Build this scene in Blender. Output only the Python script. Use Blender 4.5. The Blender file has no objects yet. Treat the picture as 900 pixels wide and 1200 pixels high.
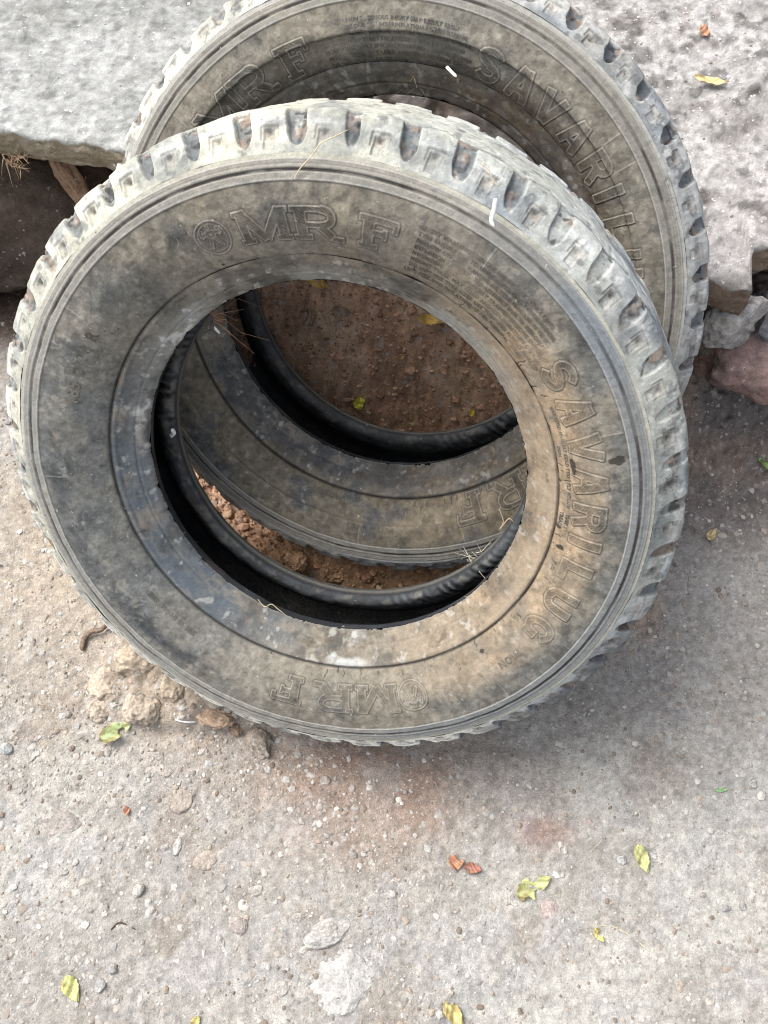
import bpy, math, random
import numpy as np
from mathutils import Matrix, Vector

sc = bpy.context.scene
COL = sc.collection
rad = math.radians

# ------------------------------------------------------------------ camera
CAMH = 1.33
PITCH = rad(63)
FPX = 1150.23                                    # focal length in pixels of the 900x1200 photograph
cd = bpy.data.cameras.new('camera'); cam = bpy.data.objects.new('camera', cd); COL.objects.link(cam)
cam.location = (0, 0, CAMH); cam.rotation_euler = (rad(27), 0, 0)
cd.sensor_fit = 'VERTICAL'; cd.sensor_height = 24; cd.sensor_width = 18; cd.lens = FPX / 1200 * 24
cd.clip_start = 0.02; cd.clip_end = 200
sc.camera = cam
# ------------------------------------------------------------------ light
SUN_EL, SUN_AZ = rad(58), rad(-62)               # azimuth clockwise from +Y
world = bpy.data.worlds.new('World'); sc.world = world; world.use_nodes = True
wn = world.node_tree; wn.nodes.clear()
sky = wn.nodes.new('ShaderNodeTexSky'); sky.sky_type = 'NISHITA'; sky.sun_disc = False
sky.sun_elevation = SUN_EL; sky.sun_rotation = SUN_AZ; sky.air_density = 0.7; sky.dust_density = 5.0; sky.ozone_density = 0.6
bg = wn.nodes.new('ShaderNodeBackground'); bg.inputs['Strength'].default_value = 0.15
wo = wn.nodes.new('ShaderNodeOutputWorld')
hs = wn.nodes.new('ShaderNodeHueSaturation'); hs.inputs['Saturation'].default_value = .30
wn.links.new(sky.outputs[0], hs.inputs['Color']); wn.links.new(hs.outputs[0], bg.inputs[0]); wn.links.new(bg.outputs[0], wo.inputs[0])
sd = bpy.data.lights.new('sun', 'SUN'); sd.energy = 1.0; sd.angle = rad(40); sd.color = (1, .95, .88)
sun = bpy.data.objects.new('sun', sd); COL.objects.link(sun)
dv = Vector((math.sin(SUN_AZ)*math.cos(SUN_EL), math.cos(SUN_AZ)*math.cos(SUN_EL), math.sin(SUN_EL)))
sun.rotation_euler = dv.to_track_quat('Z', 'Y').to_euler(); sun.location = dv*5
sc.view_settings.view_transform = 'Standard'; sc.view_settings.look = 'None'
sc.view_settings.gamma = 1; sc.view_settings.use_curve_mapping = False
sc.view_settings.exposure = 1.33
sc.cycles.filter_width = 1.0

# ------------------------------------------------------------------ noise (numpy)
def _hash(i, j, k, s):
    h = (i*374761393 + j*668265263 + k*2147483647 + s*1274126177) & 0xffffffff
    h = ((h ^ (h >> 13))*1274126177) & 0xffffffff
    h = ((h ^ (h >> 16))*2246822519) & 0xffffffff
    return ((h ^ (h >> 15)) & 0xffffff)/float(0xffffff)
def vn(x, y, z=0., s=0):
    x, y, z = np.broadcast_arrays(np.asarray(x, float), np.asarray(y, float), np.asarray(z, float))
    i, j, k = (np.floor(a).astype(np.int64) for a in (x, y, z))
    u, v, w = x-i, y-j, z-k
    u, v, w = (a*a*a*(a*(a*6-15)+10) for a in (u, v, w))
    r = 0
    for a in (0, 1):
        for b in (0, 1):
            for c in (0, 1):
                r = r + _hash(i+a, j+b, k+c, s)*(u if a else 1-u)*(v if b else 1-v)*(w if c else 1-w)
    return r*2-1
def fbm(x, y, z=0., o=4, s=0, g=.5):
    r = 0; a = 1; t = 0
    for n in range(o):
        r = r + a*vn(x*2**n, y*2**n, z*2**n, s+n*17); t += a; a *= g
    return r/t*1.5
def ss(x, a, b):
    t = np.clip((x-a)/(b-a), 0, 1); return t*t*(3-2*t)
def bump(x, a, b, e):
    return ss(x, a-e, a+e)*(1-ss(x, b-e, b+e))
def crack(x, y, z, s=0, w=.03):                    # thin ridged lines
    return np.clip(1-np.abs(fbm(x, y, z, 3, s))/w, 0, 1)

# ------------------------------------------------------------------ mesh helpers
def link_mesh(name, V, Fq, mat, parent=None, cols=None, smooth=True):
    me = bpy.data.meshes.new(name)
    V = np.asarray(V, np.float32); Fq = np.asarray(Fq, np.int32)
    me.vertices.add(len(V)); me.vertices.foreach_set('co', V.ravel())
    n = Fq.shape[1]
    me.loops.add(Fq.size); me.loops.foreach_set('vertex_index', Fq.ravel())
    me.polygons.add(len(Fq)); me.polygons.foreach_set('loop_start', np.arange(0, Fq.size, n, dtype=np.int32))
    me.polygons.foreach_set('loop_total', np.full(len(Fq), n, np.int32))
    me.polygons.foreach_set('use_smooth', np.full(len(Fq), smooth))
    if cols is not None:
        at = me.color_attributes.new('col', 'FLOAT_COLOR', 'POINT')
        c = np.ones((len(V), 4), np.float32); c[:, :3] = np.clip(cols, 0.004, .9); at.data.foreach_set('color', c.ravel())
    me.update(calc_edges=True); me.validate()
    o = bpy.data.objects.new(name, me); COL.objects.link(o)
    if mat: me.materials.append(mat)
    if parent: o.parent = parent
    return o
def grid_faces(nr, nc, wrap=False):
    i = np.arange(nr-1)[:, None]; j = np.arange(nc if wrap else nc-1)[None, :]; j2 = (j+1) % nc
    return np.stack([i*nc+j, i*nc+j2, (i+1)*nc+j2, (i+1)*nc+j], -1).reshape(-1, 4)
def tag(o, label=None, cat=None, group=None, kind=None):
    if label: o['label'] = label
    if cat: o['category'] = cat
    if group: o['group'] = group
    if kind: o['kind'] = kind
    return o
def mixc(a, b, t): return a*(1-t[..., None])+np.asarray(b)*t[..., None]

# ------------------------------------------------------------------ materials
def attr_mat(name, rough=.9, scale=900, var=.35, bscale=700, bstr=.3, bdist=.0006, spec=.25, specks=None, scale2=160, pits=None):
    m = bpy.data.materials.new(name); m.use_nodes = True; nt = m.node_tree; N = nt.nodes; L = nt.links
    b = N['Principled BSDF']; b.inputs['Roughness'].default_value = rough; b.inputs['Specular IOR Level'].default_value = spec
    at = N.new('ShaderNodeAttribute'); at.attribute_name = 'col'
    tc = N.new('ShaderNodeTexCoord')
    def noise(sc_, det=5, ro=.65):
        n = N.new('ShaderNodeTexNoise'); n.inputs['Scale'].default_value = sc_; n.inputs['Detail'].default_value = det; n.inputs['Roughness'].default_value = ro
        L.new(tc.outputs['Object'], n.inputs['Vector']); return n
    n1 = noise(scale2); n2 = noise(scale, 3)
    def mr(src, a, b_, lo, hi):
        r = N.new('ShaderNodeMapRange'); r.inputs[1].default_value = a; r.inputs[2].default_value = b_; r.inputs[3].default_value = lo; r.inputs[4].default_value = hi
        L.new(src, r.inputs[0]); return r.outputs[0]
    k1 = mr(n1.outputs[0], .3, .7, 1-var, 1+var); k2 = mr(n2.outputs[0], .3, .7, 1-var*.8, 1+var*.8)
    mu = N.new('ShaderNodeMath'); mu.operation = 'MULTIPLY'; L.new(k1, mu.inputs[0]); L.new(k2, mu.inputs[1])
    vm = N.new('ShaderNodeVectorMath'); vm.operation = 'SCALE'; L.new(at.outputs['Color'], vm.inputs[0]); L.new(mu.outputs[0], vm.inputs['Scale'])
    out = vm.outputs[0]
    wpn = N.new('ShaderNodeTexNoise'); wpn.inputs['Scale'].default_value = 230; wpn.inputs['Detail'].default_value = 2; L.new(tc.outputs['Object'], wpn.inputs['Vector'])
    wps = N.new('ShaderNodeVectorMath'); wps.operation = 'SCALE'; wps.inputs['Scale'].default_value = .009; L.new(wpn.outputs['Color'], wps.inputs[0])
    wpa = N.new('ShaderNodeVectorMath'); L.new(tc.outputs['Object'], wpa.inputs[0]); L.new(wps.outputs[0], wpa.inputs[1])
    for (sc_, thr, colr, am) in (specks or []):
        v = N.new('ShaderNodeTexVoronoi'); v.inputs['Scale'].default_value = sc_; L.new(wpa.outputs[0], v.inputs['Vector'])
        q = mr(v.outputs['Distance'], thr, thr*.35, 0, .85)
        sepc = N.new('ShaderNodeSeparateColor'); L.new(v.outputs['Color'], sepc.inputs[0])
        g = mr(sepc.outputs[0], 1-am, 1-am+.02, 0, 1)
        mm = N.new('ShaderNodeMath'); mm.operation = 'MULTIPLY'; L.new(q, mm.inputs[0]); L.new(g, mm.inputs[1])
        mx = N.new('ShaderNodeMix'); mx.data_type = 'RGBA'; L.new(mm.outputs[0], mx.inputs[0]); L.new(out, mx.inputs[6]); mx.inputs[7].default_value = (*colr, 1)
        out = mx.outputs[2]
    L.new(out, b.inputs['Base Color'])
    n3 = noise(bscale, 6, .7)
    bp = N.new('ShaderNodeBump'); bp.inputs['Strength'].default_value = bstr; bp.inputs['Distance'].default_value = bdist
    L.new(n3.outputs[0], bp.inputs['Height']); L.new(bp.outputs[0], b.inputs['Normal'])
    return m
M_RUB = attr_mat('dusty_rubber', .84, 520, .15, 420, .6, .0010, .3, specks=[(150, .2, (.42, .41, .37), .06), (190, .22, (.030, .028, .026), .05)], scale2=180)
M_GROUND = attr_mat('dry_dirt', .95, 520, .22, 300, .9, .0032, .1, specks=[(52, .34, (.36, .345, .32), .20), (85, .38, (.39, .375, .35), .24), (150, .28, (.15, .125, .105), .08), (220, .36, (.42, .40, .375), .16)], scale2=130)
M_CONC = attr_mat('cement', .93, 430, .22, 230, .9, .0028, .15, specks=[(75, .17, (.07, .062, .055), .16), (150, .22, (.10, .09, .08), .10), (130, .30, (.55, .55, .54), .12)], scale2=110)
M_ROCK = attr_mat('stone', .92, 380, .28, 170, .9, .0035, .12, specks=[(140, .3, (.5, .48, .45), .12), (160, .26, (.08, .07, .06), .12)], scale2=85)
M_LUMP = attr_mat('earth_lump', .96, 330, .20, 220, .9, .003, .08, specks=[(130, .3, (.42, .36, .30), .15)], scale2=85)
M_GRIT = attr_mat('grit', .92, 500, .16, 400, .5, .001, .1)
M_LEAF = attr_mat('leaf_tissue', .55, 500, .14, 260, .4, .0006, .3, scale2=140)
def plain(name, c, rough=.7, sub=0, var=.2, sc_=220):
    m = bpy.data.materials.new(name); m.use_nodes = True; nt = m.node_tree; N = nt.nodes; L = nt.links; b = N['Principled BSDF']
    tc = N.new('ShaderNodeTexCoord'); n = N.new('ShaderNodeTexNoise'); n.inputs['Scale'].default_value = sc_; n.inputs['Detail'].default_value = 4
    L.new(tc.outputs['Object'], n.inputs['Vector'])
    r = N.new('ShaderNodeValToRGB'); r.color_ramp.elements[0].position = .3; r.color_ramp.elements[1].position = .7
    r.color_ramp.elements[0].color = (*[x*(1-var) for x in c], 1); r.color_ramp.elements[1].color = (*[min(.9, x*(1+var)) for x in c], 1)
    L.new(n.outputs[0], r.inputs[0]); L.new(r.outputs[0], b.inputs['Base Color']); b.inputs['Roughness'].default_value = rough
    b.inputs['Specular IOR Level'].default_value = .25
    return m

# ------------------------------------------------------------------ pixel -> ray (photograph pixels, 900x1200)
def ray(px, py):
    x, y, z = px-450., 600.-py, -FPX
    s, c = math.sin(PITCH), math.cos(PITCH)
    d = np.array([x, y*s-z*c, y*c+z*s]); return d/np.linalg.norm(d)
CAM = np.array([0, 0, CAMH])

# ------------------------------------------------------------------ terrain height
def edge_y(x):                                     # front edge of the raised platform
    return np.interp(x, [-3, -.537, -.372, -.1, .1, .415, .468, .478, .56, 3], [1.6, 1.102, 1.069, 1.005, .955, .838, .815, .88, .90, .6])
def mound(x, y):
    return (.085*np.exp(-((x+.02)/.17)**4-((y-.565+.18*(x+.02))/.04)**2))
def G(x, y, fine=True):
    x = np.asarray(x, float); y = np.asarray(y, float)
    z = .006*fbm(x*5, y*5, 0, 3, 1)
    b = ss(y, .78, .97)*.30*ss(x, -.40, -.26)*(1-ss(x, .36, .44))
    r = ss(y, .70, .87)*.13*ss(x, .30, .45)
    far = ss(y, 1.15, 1.5)*.20
    z = z+np.maximum(np.maximum(b, r), far)
    z = z+mound(x, y)
    # heap of loose earth against the lower left of the front tyre
    d = np.exp(-((x+.305)/.075)**4-((y-.43)/.075)**4)*.040+np.exp(-((x+.20)/.08)**4-((y-.375)/.03)**4)*.024
    z = z+d
    if fine:
        w = soil(x, y)
        z = z+.0011*fbm(x*40, y*40, 0, 3, 7)+(.0013+.005*w)*fbm(x*110, y*110, 0, 3, 9)+.006*w*np.abs(fbm(x*38, y*38, 0, 3, 10))
        z = z+ss(d, .004, .02)*(.016*np.abs(fbm(x*18, y*18, 0, 3, 19))-.004+.004*fbm(x*70, y*70, 0, 3, 20))
    return z
def soil(x, y):
    a = np.maximum(ss(y, .44, .56)*ss(x, -.42, -.34)*(1-ss(x, .36, .42)), 0)
    c = ss(y, .66+.0*x, .76)*ss(x, .3, .42)
    return np.maximum(a, c)
def at(px, py, dz=0.):
    d = ray(px, py); z = 0.
    for _ in range(30):
        P = CAM+d*((z-CAMH)/d[2]); z = .5*z+.5*(float(G(P[0], P[1]))+dz)
    return CAM+d*((z-CAMH)/d[2])

# ground colour
def ground_col(x, y):
    base = np.ones(x.shape+(3,))*np.array([.285, .262, .238])
    n = fbm(x*7, y*7, 0, 4, 21); base = mixc(base, [.36, .34, .312], ss(n, 0, .7)*.7)
    n = fbm(x*11+3, y*11, 0, 4, 22); base = mixc(base, [.22, .18, .15], ss(n, .1, .8)*.5)
    n = fbm(x*22+9, y*22, 0, 3, 25); base = mixc(base, [.30, .285, .28], ss(n, .0, .6)*.5)
    # reddish brown earthy patch below the tyre, tan earth on the left, greyer packed right side
    t = np.exp(-((x+.02)/.16)**2-((y-.27)/.09)**2); base = mixc(base, [.25, .165, .125], np.clip(t*.75*(1+.5*fbm(x*18, y*18, 0, 3, 5)), 0, 1))
    t = np.exp(-((x+.45)/.18)**2-((y-.62)/.22)**2); base = mixc(base, [.36, .285, .215], t*.7)
    t = np.exp(-((x+.27)/.13)**2-((y-.41)/.09)**2); base = mixc(base, [.34, .265, .20], np.clip(t*1.0, 0, 1))
    t = ss(x, .15, .45)*ss(y, .2, .5); base = mixc(base, [.265, .245, .235], t*.6)
    t = np.exp(-((x-.21)/.035)**2-((y-.21)/.02)**2); base = mixc(base, [.28, .14, .11], t*.5)
    s = soil(x, y); n = fbm(x*16, y*16, 0, 3, 31)
    sc_ = np.ones(x.shape+(3,))*np.array([.37, .225, .15]); sc_ = sc_*(1+.35*fbm(x*75, y*75, 0, 4, 32))[..., None]; sc_ = mixc(sc_, [.46, .32, .22], ss(n, -.1, .8)*.8)
    base = base*(1-s[..., None])+sc_*s[..., None]
    # warmer crumbly earth heaped between the two tyres
    m = np.clip(mound(x, y)/.03, 0, 1); base = mixc(base, [.34, .20, .115], m*.9)
    # dark humus strip to the right behind the tyres
    t = ss(x, .24, .34)*ss(y, .56, .70); base = mixc(base, [.155, .135, .128], t*np.clip(.9+.3*n, 0, 1))
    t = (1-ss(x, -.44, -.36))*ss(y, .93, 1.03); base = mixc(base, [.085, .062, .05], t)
    f = fbm(x*90, y*90, 0, 3, 41); base = base*(1+.15*f)[..., None]
    f = fbm(x*200, y*200, 0, 2, 43); base = base*(1+.18*f)[..., None]
    base = base*np.array([.98, 1.02, 1.03]); ck = crack(x*9, y*9, 2.2, 55, .018)*ss(fbm(x*5, y*5, 0, 2, 8), 0, .4); base = base*(1-.35*ck)[..., None]
    return base
def axis(a, b, step, far, g=1.12):
    m = list(np.arange(a, b+1e-9, step)); s = step; lo = []; x = a
    while x > -far: s *= g; x -= s; lo.append(x)
    s = step; x = m[-1]; hi = []
    while x < far: s *= g; x += s; hi.append(x)
    return np.array(lo[::-1]+m+hi)
gx = axis(-.78, .78, .0036, 60); gy = axis(-.12, 1.16, .0036, 60)
X, Y = np.meshgrid(gx, gy)
Z = G(X, Y)
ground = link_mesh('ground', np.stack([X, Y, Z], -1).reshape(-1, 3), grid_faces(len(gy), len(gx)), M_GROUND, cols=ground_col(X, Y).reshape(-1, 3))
ground['kind'] = 'structure'

# ------------------------------------------------------------------ raised platform: smooth slab (left) and rough cement (right)
HP = .35
def slab(name, x0, x1, back, thick, rough, colf, seed, nx, step, back_far, edn=.0025):
    xs = np.linspace(x0, x1, nx)
    us = list(np.arange(0, .55, step)); u = us[-1]; s = step
    while u < back_far: s *= 1.3; u += s; us.append(u)
    us = np.array(us)
    XX, UU = np.meshgrid(xs, us)
    en = edn*fbm(xs*30, xs*0+seed, 0, 4, seed)
    EE = np.broadcast_to(edge_y(xs)+en, XX.shape)
    E0 = np.interp(xs, [-3, -.537, -.372, -.1, .1, .415, .56, 3], [1.6, 1.102, 1.069, 1.005, .955, .842, .88, .9]); YY = E0[None, :]+UU+(EE-E0[None, :])*np.exp(-UU/.05)
    ZZ = HP+rough*fbm(XX*9, YY*9, 0, 4, seed)+rough*.35*fbm(XX*60, YY*60, 0, 3, seed+3)
    ZZ = ZZ-.006*np.exp(-UU/.006)*(1+.8*fbm(XX*50, YY*50, 0, 3, seed+9))
    rows = [np.stack([XX, YY, ZZ], -1)]
    cols = [colf(XX, YY, 0)]
    # front face, downwards
    nf = 16; fs = []
    for k in range(1, nf+1):
        t = k/nf
        zz = (HP-.004)*t+ZZ[0]*(1-t)-.002-thick*t+.0022*fbm(xs*60, xs*0+seed, 5, 3, seed+4)*t
        yy = YY[0]-.003*math.sin(t*3.1)+.0028*fbm(xs*70, t*4+xs*0, 3, 4, seed+5)+.003*t
        fs.append(np.stack([xs, yy, zz], -1))
    fs = np.array(fs[::-1]); fc = colf(fs[..., 0], fs[..., 2]*3, 1)
    under = fs[:1].copy(); under[..., 1] += min(back_far, 1.2); uc = fc[:1]
    V = np.concatenate([under, fs, rows[0]]); C = np.concatenate([uc, fc, cols[0]])
    return link_mesh(name, V.reshape(-1, 3), grid_faces(V.shape[0], V.shape[1]), M_CONC, cols=C.reshape(-1, 3))
def gap_shade(b, x, y):  # shade seen through the rear tyre's upper opening, painted into the platform colour
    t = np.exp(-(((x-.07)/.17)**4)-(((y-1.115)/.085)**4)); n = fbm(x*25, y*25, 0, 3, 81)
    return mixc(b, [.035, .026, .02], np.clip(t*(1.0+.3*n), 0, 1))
def col_slab(x, y, f):
    b = np.ones(x.shape+(3,))*np.array([.235, .24, .232])
    if f:
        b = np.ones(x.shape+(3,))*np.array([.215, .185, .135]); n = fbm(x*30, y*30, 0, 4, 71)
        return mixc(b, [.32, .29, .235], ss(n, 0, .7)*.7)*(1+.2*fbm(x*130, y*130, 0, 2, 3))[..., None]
    n = fbm(x*8, y*8, 0, 5, 72); b = mixc(b, [.295, .30, .295], ss(n, -.1, .6)*.8)
    n = fbm(x*14+7, y*14, 0, 4, 73); b = mixc(b, [.19, .19, .175], ss(n, .1, .8)*.35)
    b = gap_shade(b, x, y)
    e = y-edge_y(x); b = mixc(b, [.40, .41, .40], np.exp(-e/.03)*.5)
    return b*(1+.30*fbm(x*110, y*110, 0, 3, 4))[..., None]*(1-.30*ss(fbm(x*60, y*60, 0, 2, 14), .5, .7))[..., None]
def col_cem(x, y, f):
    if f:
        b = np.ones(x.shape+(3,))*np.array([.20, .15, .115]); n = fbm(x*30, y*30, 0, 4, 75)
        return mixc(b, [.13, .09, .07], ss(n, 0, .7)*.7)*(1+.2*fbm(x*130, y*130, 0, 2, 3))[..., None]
    b = np.ones(x.shape+(3,))*np.array([.25, .243, .235])
    n = fbm(x*7, y*7, 0, 5, 76); b = mixc(b, [.33, .322, .315], ss(n, -.2, .5)*.85)
    n = fbm(x*11+7, y*11, 0, 5, 77); b = mixc(b, [.185, .17, .155], ss(n, .0, .8)*.6)
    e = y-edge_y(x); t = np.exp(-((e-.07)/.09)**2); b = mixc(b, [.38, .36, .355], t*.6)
    b = gap_shade(b, x, y)
    n = fbm(x*40+7, y*40, 0, 4, 78); b = mixc(b, [.14, .12, .105], ss(n, .25, .9)*.5)
    return b*(1+.36*fbm(x*110, y*110, 0, 3, 4))[..., None]*(1-.5*ss(fbm(x*45, y*45, 0, 3, 14), .3, .6))[..., None]
s1 = slab('concrete_slab', -2.6, -.02, 0, .046, .0022, col_slab, 11, 640, .0042, 3)
tag(s1, 'pale grey smooth concrete slab jutting over the dark boulder at upper left', 'slab')
s2 = slab('pavement', -.015, 2.6, 0, .05, .0075, col_cem, 15, 640, .0042, 8)
s2['kind'] = 'structure'

# ------------------------------------------------------------------ rocks
def ico(sub):
    import bmesh
    bm = bmesh.new(); bmesh.ops.create_icosphere(bm, subdivisions=sub, radius=1)
    V = np.array([v.co[:] for v in bm.verts]); F = np.array([[v.index for v in f.verts] for f in bm.faces]); bm.free(); return V, F
ICO = {k: ico(k) for k in (1, 2, 4, 5, 6)}
def rock(name, pos, size, rot=0, seed=1, c=(.3, .28, .26), c2=None, ang=.5, sub=5, tilt=(0, 0), rough=.06, mat=None, sink=.35, pc=7):
    V, F = ICO[sub]; V = V.copy(); rng = np.random.RandomState(seed)
    # facets: clip by random planes
    for _ in range(pc):
        n = rng.normal(size=3); n /= np.linalg.norm(n); d = rng.uniform(.62, .9)
        k = V@n; V = V-np.clip(k-d, 0, None)[:, None]*n*ang*1.6 if ang > 0 else V
    nn = V/np.linalg.norm(V, axis=1)[:, None]
    V = V+nn*(.14*fbm(V[:, 0]*1.6+seed, V[:, 1]*1.6, V[:, 2]*1.6, 3, seed)+rough*fbm(V[:, 0]*6, V[:, 1]*6+seed, V[:, 2]*6, 4, seed+2))[:, None]
    col = np.ones((len(V), 3))*np.array(c)
    if c2 is not None: col = mixc(col, c2, ss(fbm(V[:, 0]*2.2, V[:, 1]*2.2, V[:, 2]*2.2+seed, 4, seed+5), -.1, .6))
    col = col*(1+.22*fbm(V[:, 0]*9, V[:, 1]*9, V[:, 2]*9, 3, seed+6))[:, None]
    V = V*np.array(size)*.5
    o = link_mesh(name, V, F, mat or M_ROCK, cols=col)
    o.rotation_euler = (tilt[0], tilt[1], rot)
    o.location = (pos[0], pos[1], pos[2]+size[2]*(.5-sink)); return o
def ground_rock(name, px, py, w, l, h, rot, seed, label, cat='stone', group=None, **k):
    p = at(px, py); o = rock(name, p, (w, l, h), rad(rot), seed, **k); tag(o, label, cat, group); return o

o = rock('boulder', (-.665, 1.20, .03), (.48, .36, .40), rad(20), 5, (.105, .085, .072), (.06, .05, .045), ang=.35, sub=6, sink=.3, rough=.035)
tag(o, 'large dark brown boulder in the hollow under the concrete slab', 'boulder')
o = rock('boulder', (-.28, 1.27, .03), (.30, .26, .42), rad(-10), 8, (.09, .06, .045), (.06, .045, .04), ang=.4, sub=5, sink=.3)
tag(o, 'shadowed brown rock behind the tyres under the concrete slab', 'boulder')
p = CAM+ray(86, 214)*((1.10)/ray(86, 214)[1])
o = rock('rock_wedge', p, (.040, .03, .15), rad(10), 12, (.25, .17, .115), (.17, .115, .08), ang=.5, sub=5, tilt=(rad(-20), rad(-17)), sink=.5)
tag(o, 'narrow brown stone wedged upright between boulder and concrete slab', 'stone')
def rock_at(name, px, py, yy, size, rot, seed, label, **k):
    d = ray(px, py); q = CAM+d*(yy/d[1]); o = rock(name, q, size, rad(rot), seed, sink=.5, **k); tag(o, label, 'stone'); return o
rock_at('rock', 890, 418, .835, (.21, .15, .13), -24, 21, 'pinkish brown angular rock under the right edge of the pavement', c=(.27, .185, .165), c2=(.20, .15, .14), ang=.75, pc=10)
rock_at('rock', 862, 378, .835, (.095, .06, .085), 15, 23, 'pale grey rock chunk between the rear tyre and the pavement edge', c=(.35, .34, .33), c2=(.26, .25, .235), ang=.95, pc=10)
rock_at('rock', 908, 372, .865, (.07, .08, .09), 35, 26, 'dark grey rock at the right picture edge above the pinkish rock', c=(.17, .17, .18), c2=(.25, .25, .26), ang=.7, pc=10)
rock_at('rock', 834, 405, .845, (.035, .04, .04), 35, 27, 'small olive grey stone tucked beside the rear tyre tread', c=(.2, .19, .155), c2=(.14, .13, .11), ang=.7, pc=10)
# ------------------------------------------------------------------ tyres
def seg_sdf(x, y, segs):
    d = np.full(x.shape, 1e3)
    for (x1, y1, x2, y2, w) in segs:
        dx, dy = x2-x1, y2-y1; L_ = math.hypot(dx, dy); ux, uy = dx/L_, dy/L_
        a = (x-(x1+x2)/2)*ux+(y-(y1+y2)/2)*uy; b = -(x-(x1+x2)/2)*uy+(y-(y1+y2)/2)*ux
        qa, qb = np.abs(a)-L_/2, np.abs(b)-w
        e = np.hypot(np.maximum(qa, 0), np.maximum(qb, 0))+np.minimum(np.maximum(qa, qb), 0)
        d = np.minimum(d, e)
    return d
def arcsegs(cx, cy, rx, ry, a0, a1, w, n=8):
    t = [rad(a0+(a1-a0)*k/n) for k in range(n+1)]
    P = [(cx+rx*math.cos(q), cy+ry*math.sin(q)) for q in t]; out = []
    for (a, b) in zip(P, P[1:]):
        dx, dy = b[0]-a[0], b[1]-a[1]; l = math.hypot(dx, dy); e = .35*w/l
        out.append((a[0]-dx*e, a[1]-dy*e, b[0]+dx*e, b[1]+dy*e, w))
    return out
# block letters in millimetres: baseline y=-16.5, cap y=16.5
LET = {
 'S': arcsegs(0, 7.2, 9.5, 6.3, 20, 270, 3.2, 10)+arcsegs(0, -7.2, 9.5, 6.3, 90, -160, 3.2, 10)+[(-2, 0, 2, 0, 3.4)],
 'A': [(-9.5, -16, -1.2, 16.5, 4), (9.5, -16, 1.2, 16.5, 4), (-6, -6.5, 6, -6.5, 2.6)],
 'V': [(-9.5, 16, -1.2, -16.5, 4), (9.5, 16, 1.2, -16.5, 4)],
 'R': [(-8, -16.5, -8, 16.5, 4), (-8, 13.2, 4, 13.2, 3.3), (-8, 0, 4, 0, 3.0)]+arcsegs(3, 6.6, 6.3, 6.6, 90, -90, 3.3, 7)+[(2, 0, 10, -16.5, 3.8)],
 'I': [(0, -16.5, 0, 16.5, 4.4)],
 'L': [(-7, -16.5, -7, 16.5, 4.4), (-7, -12.6, 11, -12.6, 3.9)],
 'U': [(-9, -6, -9, 16.5, 4), (9, -6, 9, 16.5, 4)]+arcsegs(0, -5.5, 9, 7.2, 180, 360, 3.9, 9),
 'G': arcsegs(0, 0, 9.6, 12.8, 40, 330, 3.7, 14)+[(4, -2.4, 13, -2.4, 2.8), (9.8, -14, 9.8, -1, 3.2)],
}
MRF = {
 'M': [(-19, -16.5, -19, 16.5, 4.2), (19, -16.5, 19, 16.5, 5), (-19, 15, 0, -14, 4.2), (19, 15, 0, -14, 4.2), (-26, 14, -14, 14, 2.5), (14, 14, 26, 14, 2.5), (-26, -14, -12, -14, 2.5), (11, -14, 27, -14, 2.5)],
 'R': [(-15, -16.5, -15, 16.5, 5), (-24, 14, 6, 14, 2.6), (-15, -1.2, 5, -1.2, 2.6)]+arcsegs(5, 6.4, 9.5, 7.6, 90, -90, 3.4, 8)+[(-24, -14, -6, -14, 2.6), (3, -2, 15, -13, 4.2), (14, -14, 26, -14, 2.6)],
 'F': [(-9, -16.5, -9, 16.5, 5), (-18, 13.6, 17, 13.6, 3), (-9, 1, 7, 1, 2.8), (15.5, 5, 15.5, 15, 2.2), (6.5, -4, 6.5, 6, 2.0), (-18, -14, 1, -14, 2.6)],
}
PLAIN_WORDS = [ # angle deg, set, key, x-scale
 (-17.3, MRF, 'M', 1.0), (-6.6, MRF, 'R', 1.0), (5.2, MRF, 'F', 1.0),
 (159.8, MRF, 'M', 1.0), (171.0, MRF, 'R', 1.0), (182.6, MRF, 'F', 1.0),
 (50, LET, 'S', 1.08), (58, LET, 'A', 1.1), (66, LET, 'V', 1.1), (74, LET, 'A', 1.1), (82, LET, 'R', 1.1), (88.4, LET, 'I', 1.1),
 (96.3, LET, 'L', 1.1), (104.4, LET, 'U', 1.1), (113, LET, 'G', 1.05)]

def resample(P, ds):
    P = np.array(P, float)
    # centripetal-ish catmull via dense interpolation
    Q = []
    for i in range(len(P)-1):
        p0 = P[max(i-1, 0)]; p1 = P[i]; p2 = P[i+1]; p3 = P[min(i+2, len(P)-1)]
        for t in np.linspace(0, 1, 24, endpoint=False):
            Q.append(.5*((2*p1)+(-p0+p2)*t+(2*p0-5*p1+4*p2-p3)*t*t+(-p0+3*p1-3*p2+p3)*t**3))
    Q.append(P[-1]); Q = np.array(Q)
    s = np.r_[0, np.cumsum(np.hypot(*np.diff(Q, axis=0).T))]
    n = max(2, int(round(s[-1]/ds))+1); t = np.linspace(0, s[-1], n)
    R = np.c_[np.interp(t, s, Q[:, 0]), np.interp(t, s, Q[:, 1])]
    T_ = np.gradient(R, axis=0); T_ /= np.linalg.norm(T_, axis=1)[:, None]
    return R, t, np.c_[-T_[:, 1], T_[:, 0]]       # left normal in (r,z)

RUB = np.array([.030, .033, .037]); BLUE = np.array([.105, .125, .145]); TAN = np.array([.34, .275, .20])
CREAM = np.array([.385, .38, .315]); GREYW = np.array([.41, .435, .45]); GRIME = np.array([.13, .10, .075]); GREY = np.array([.215, .21, .19])

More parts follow.
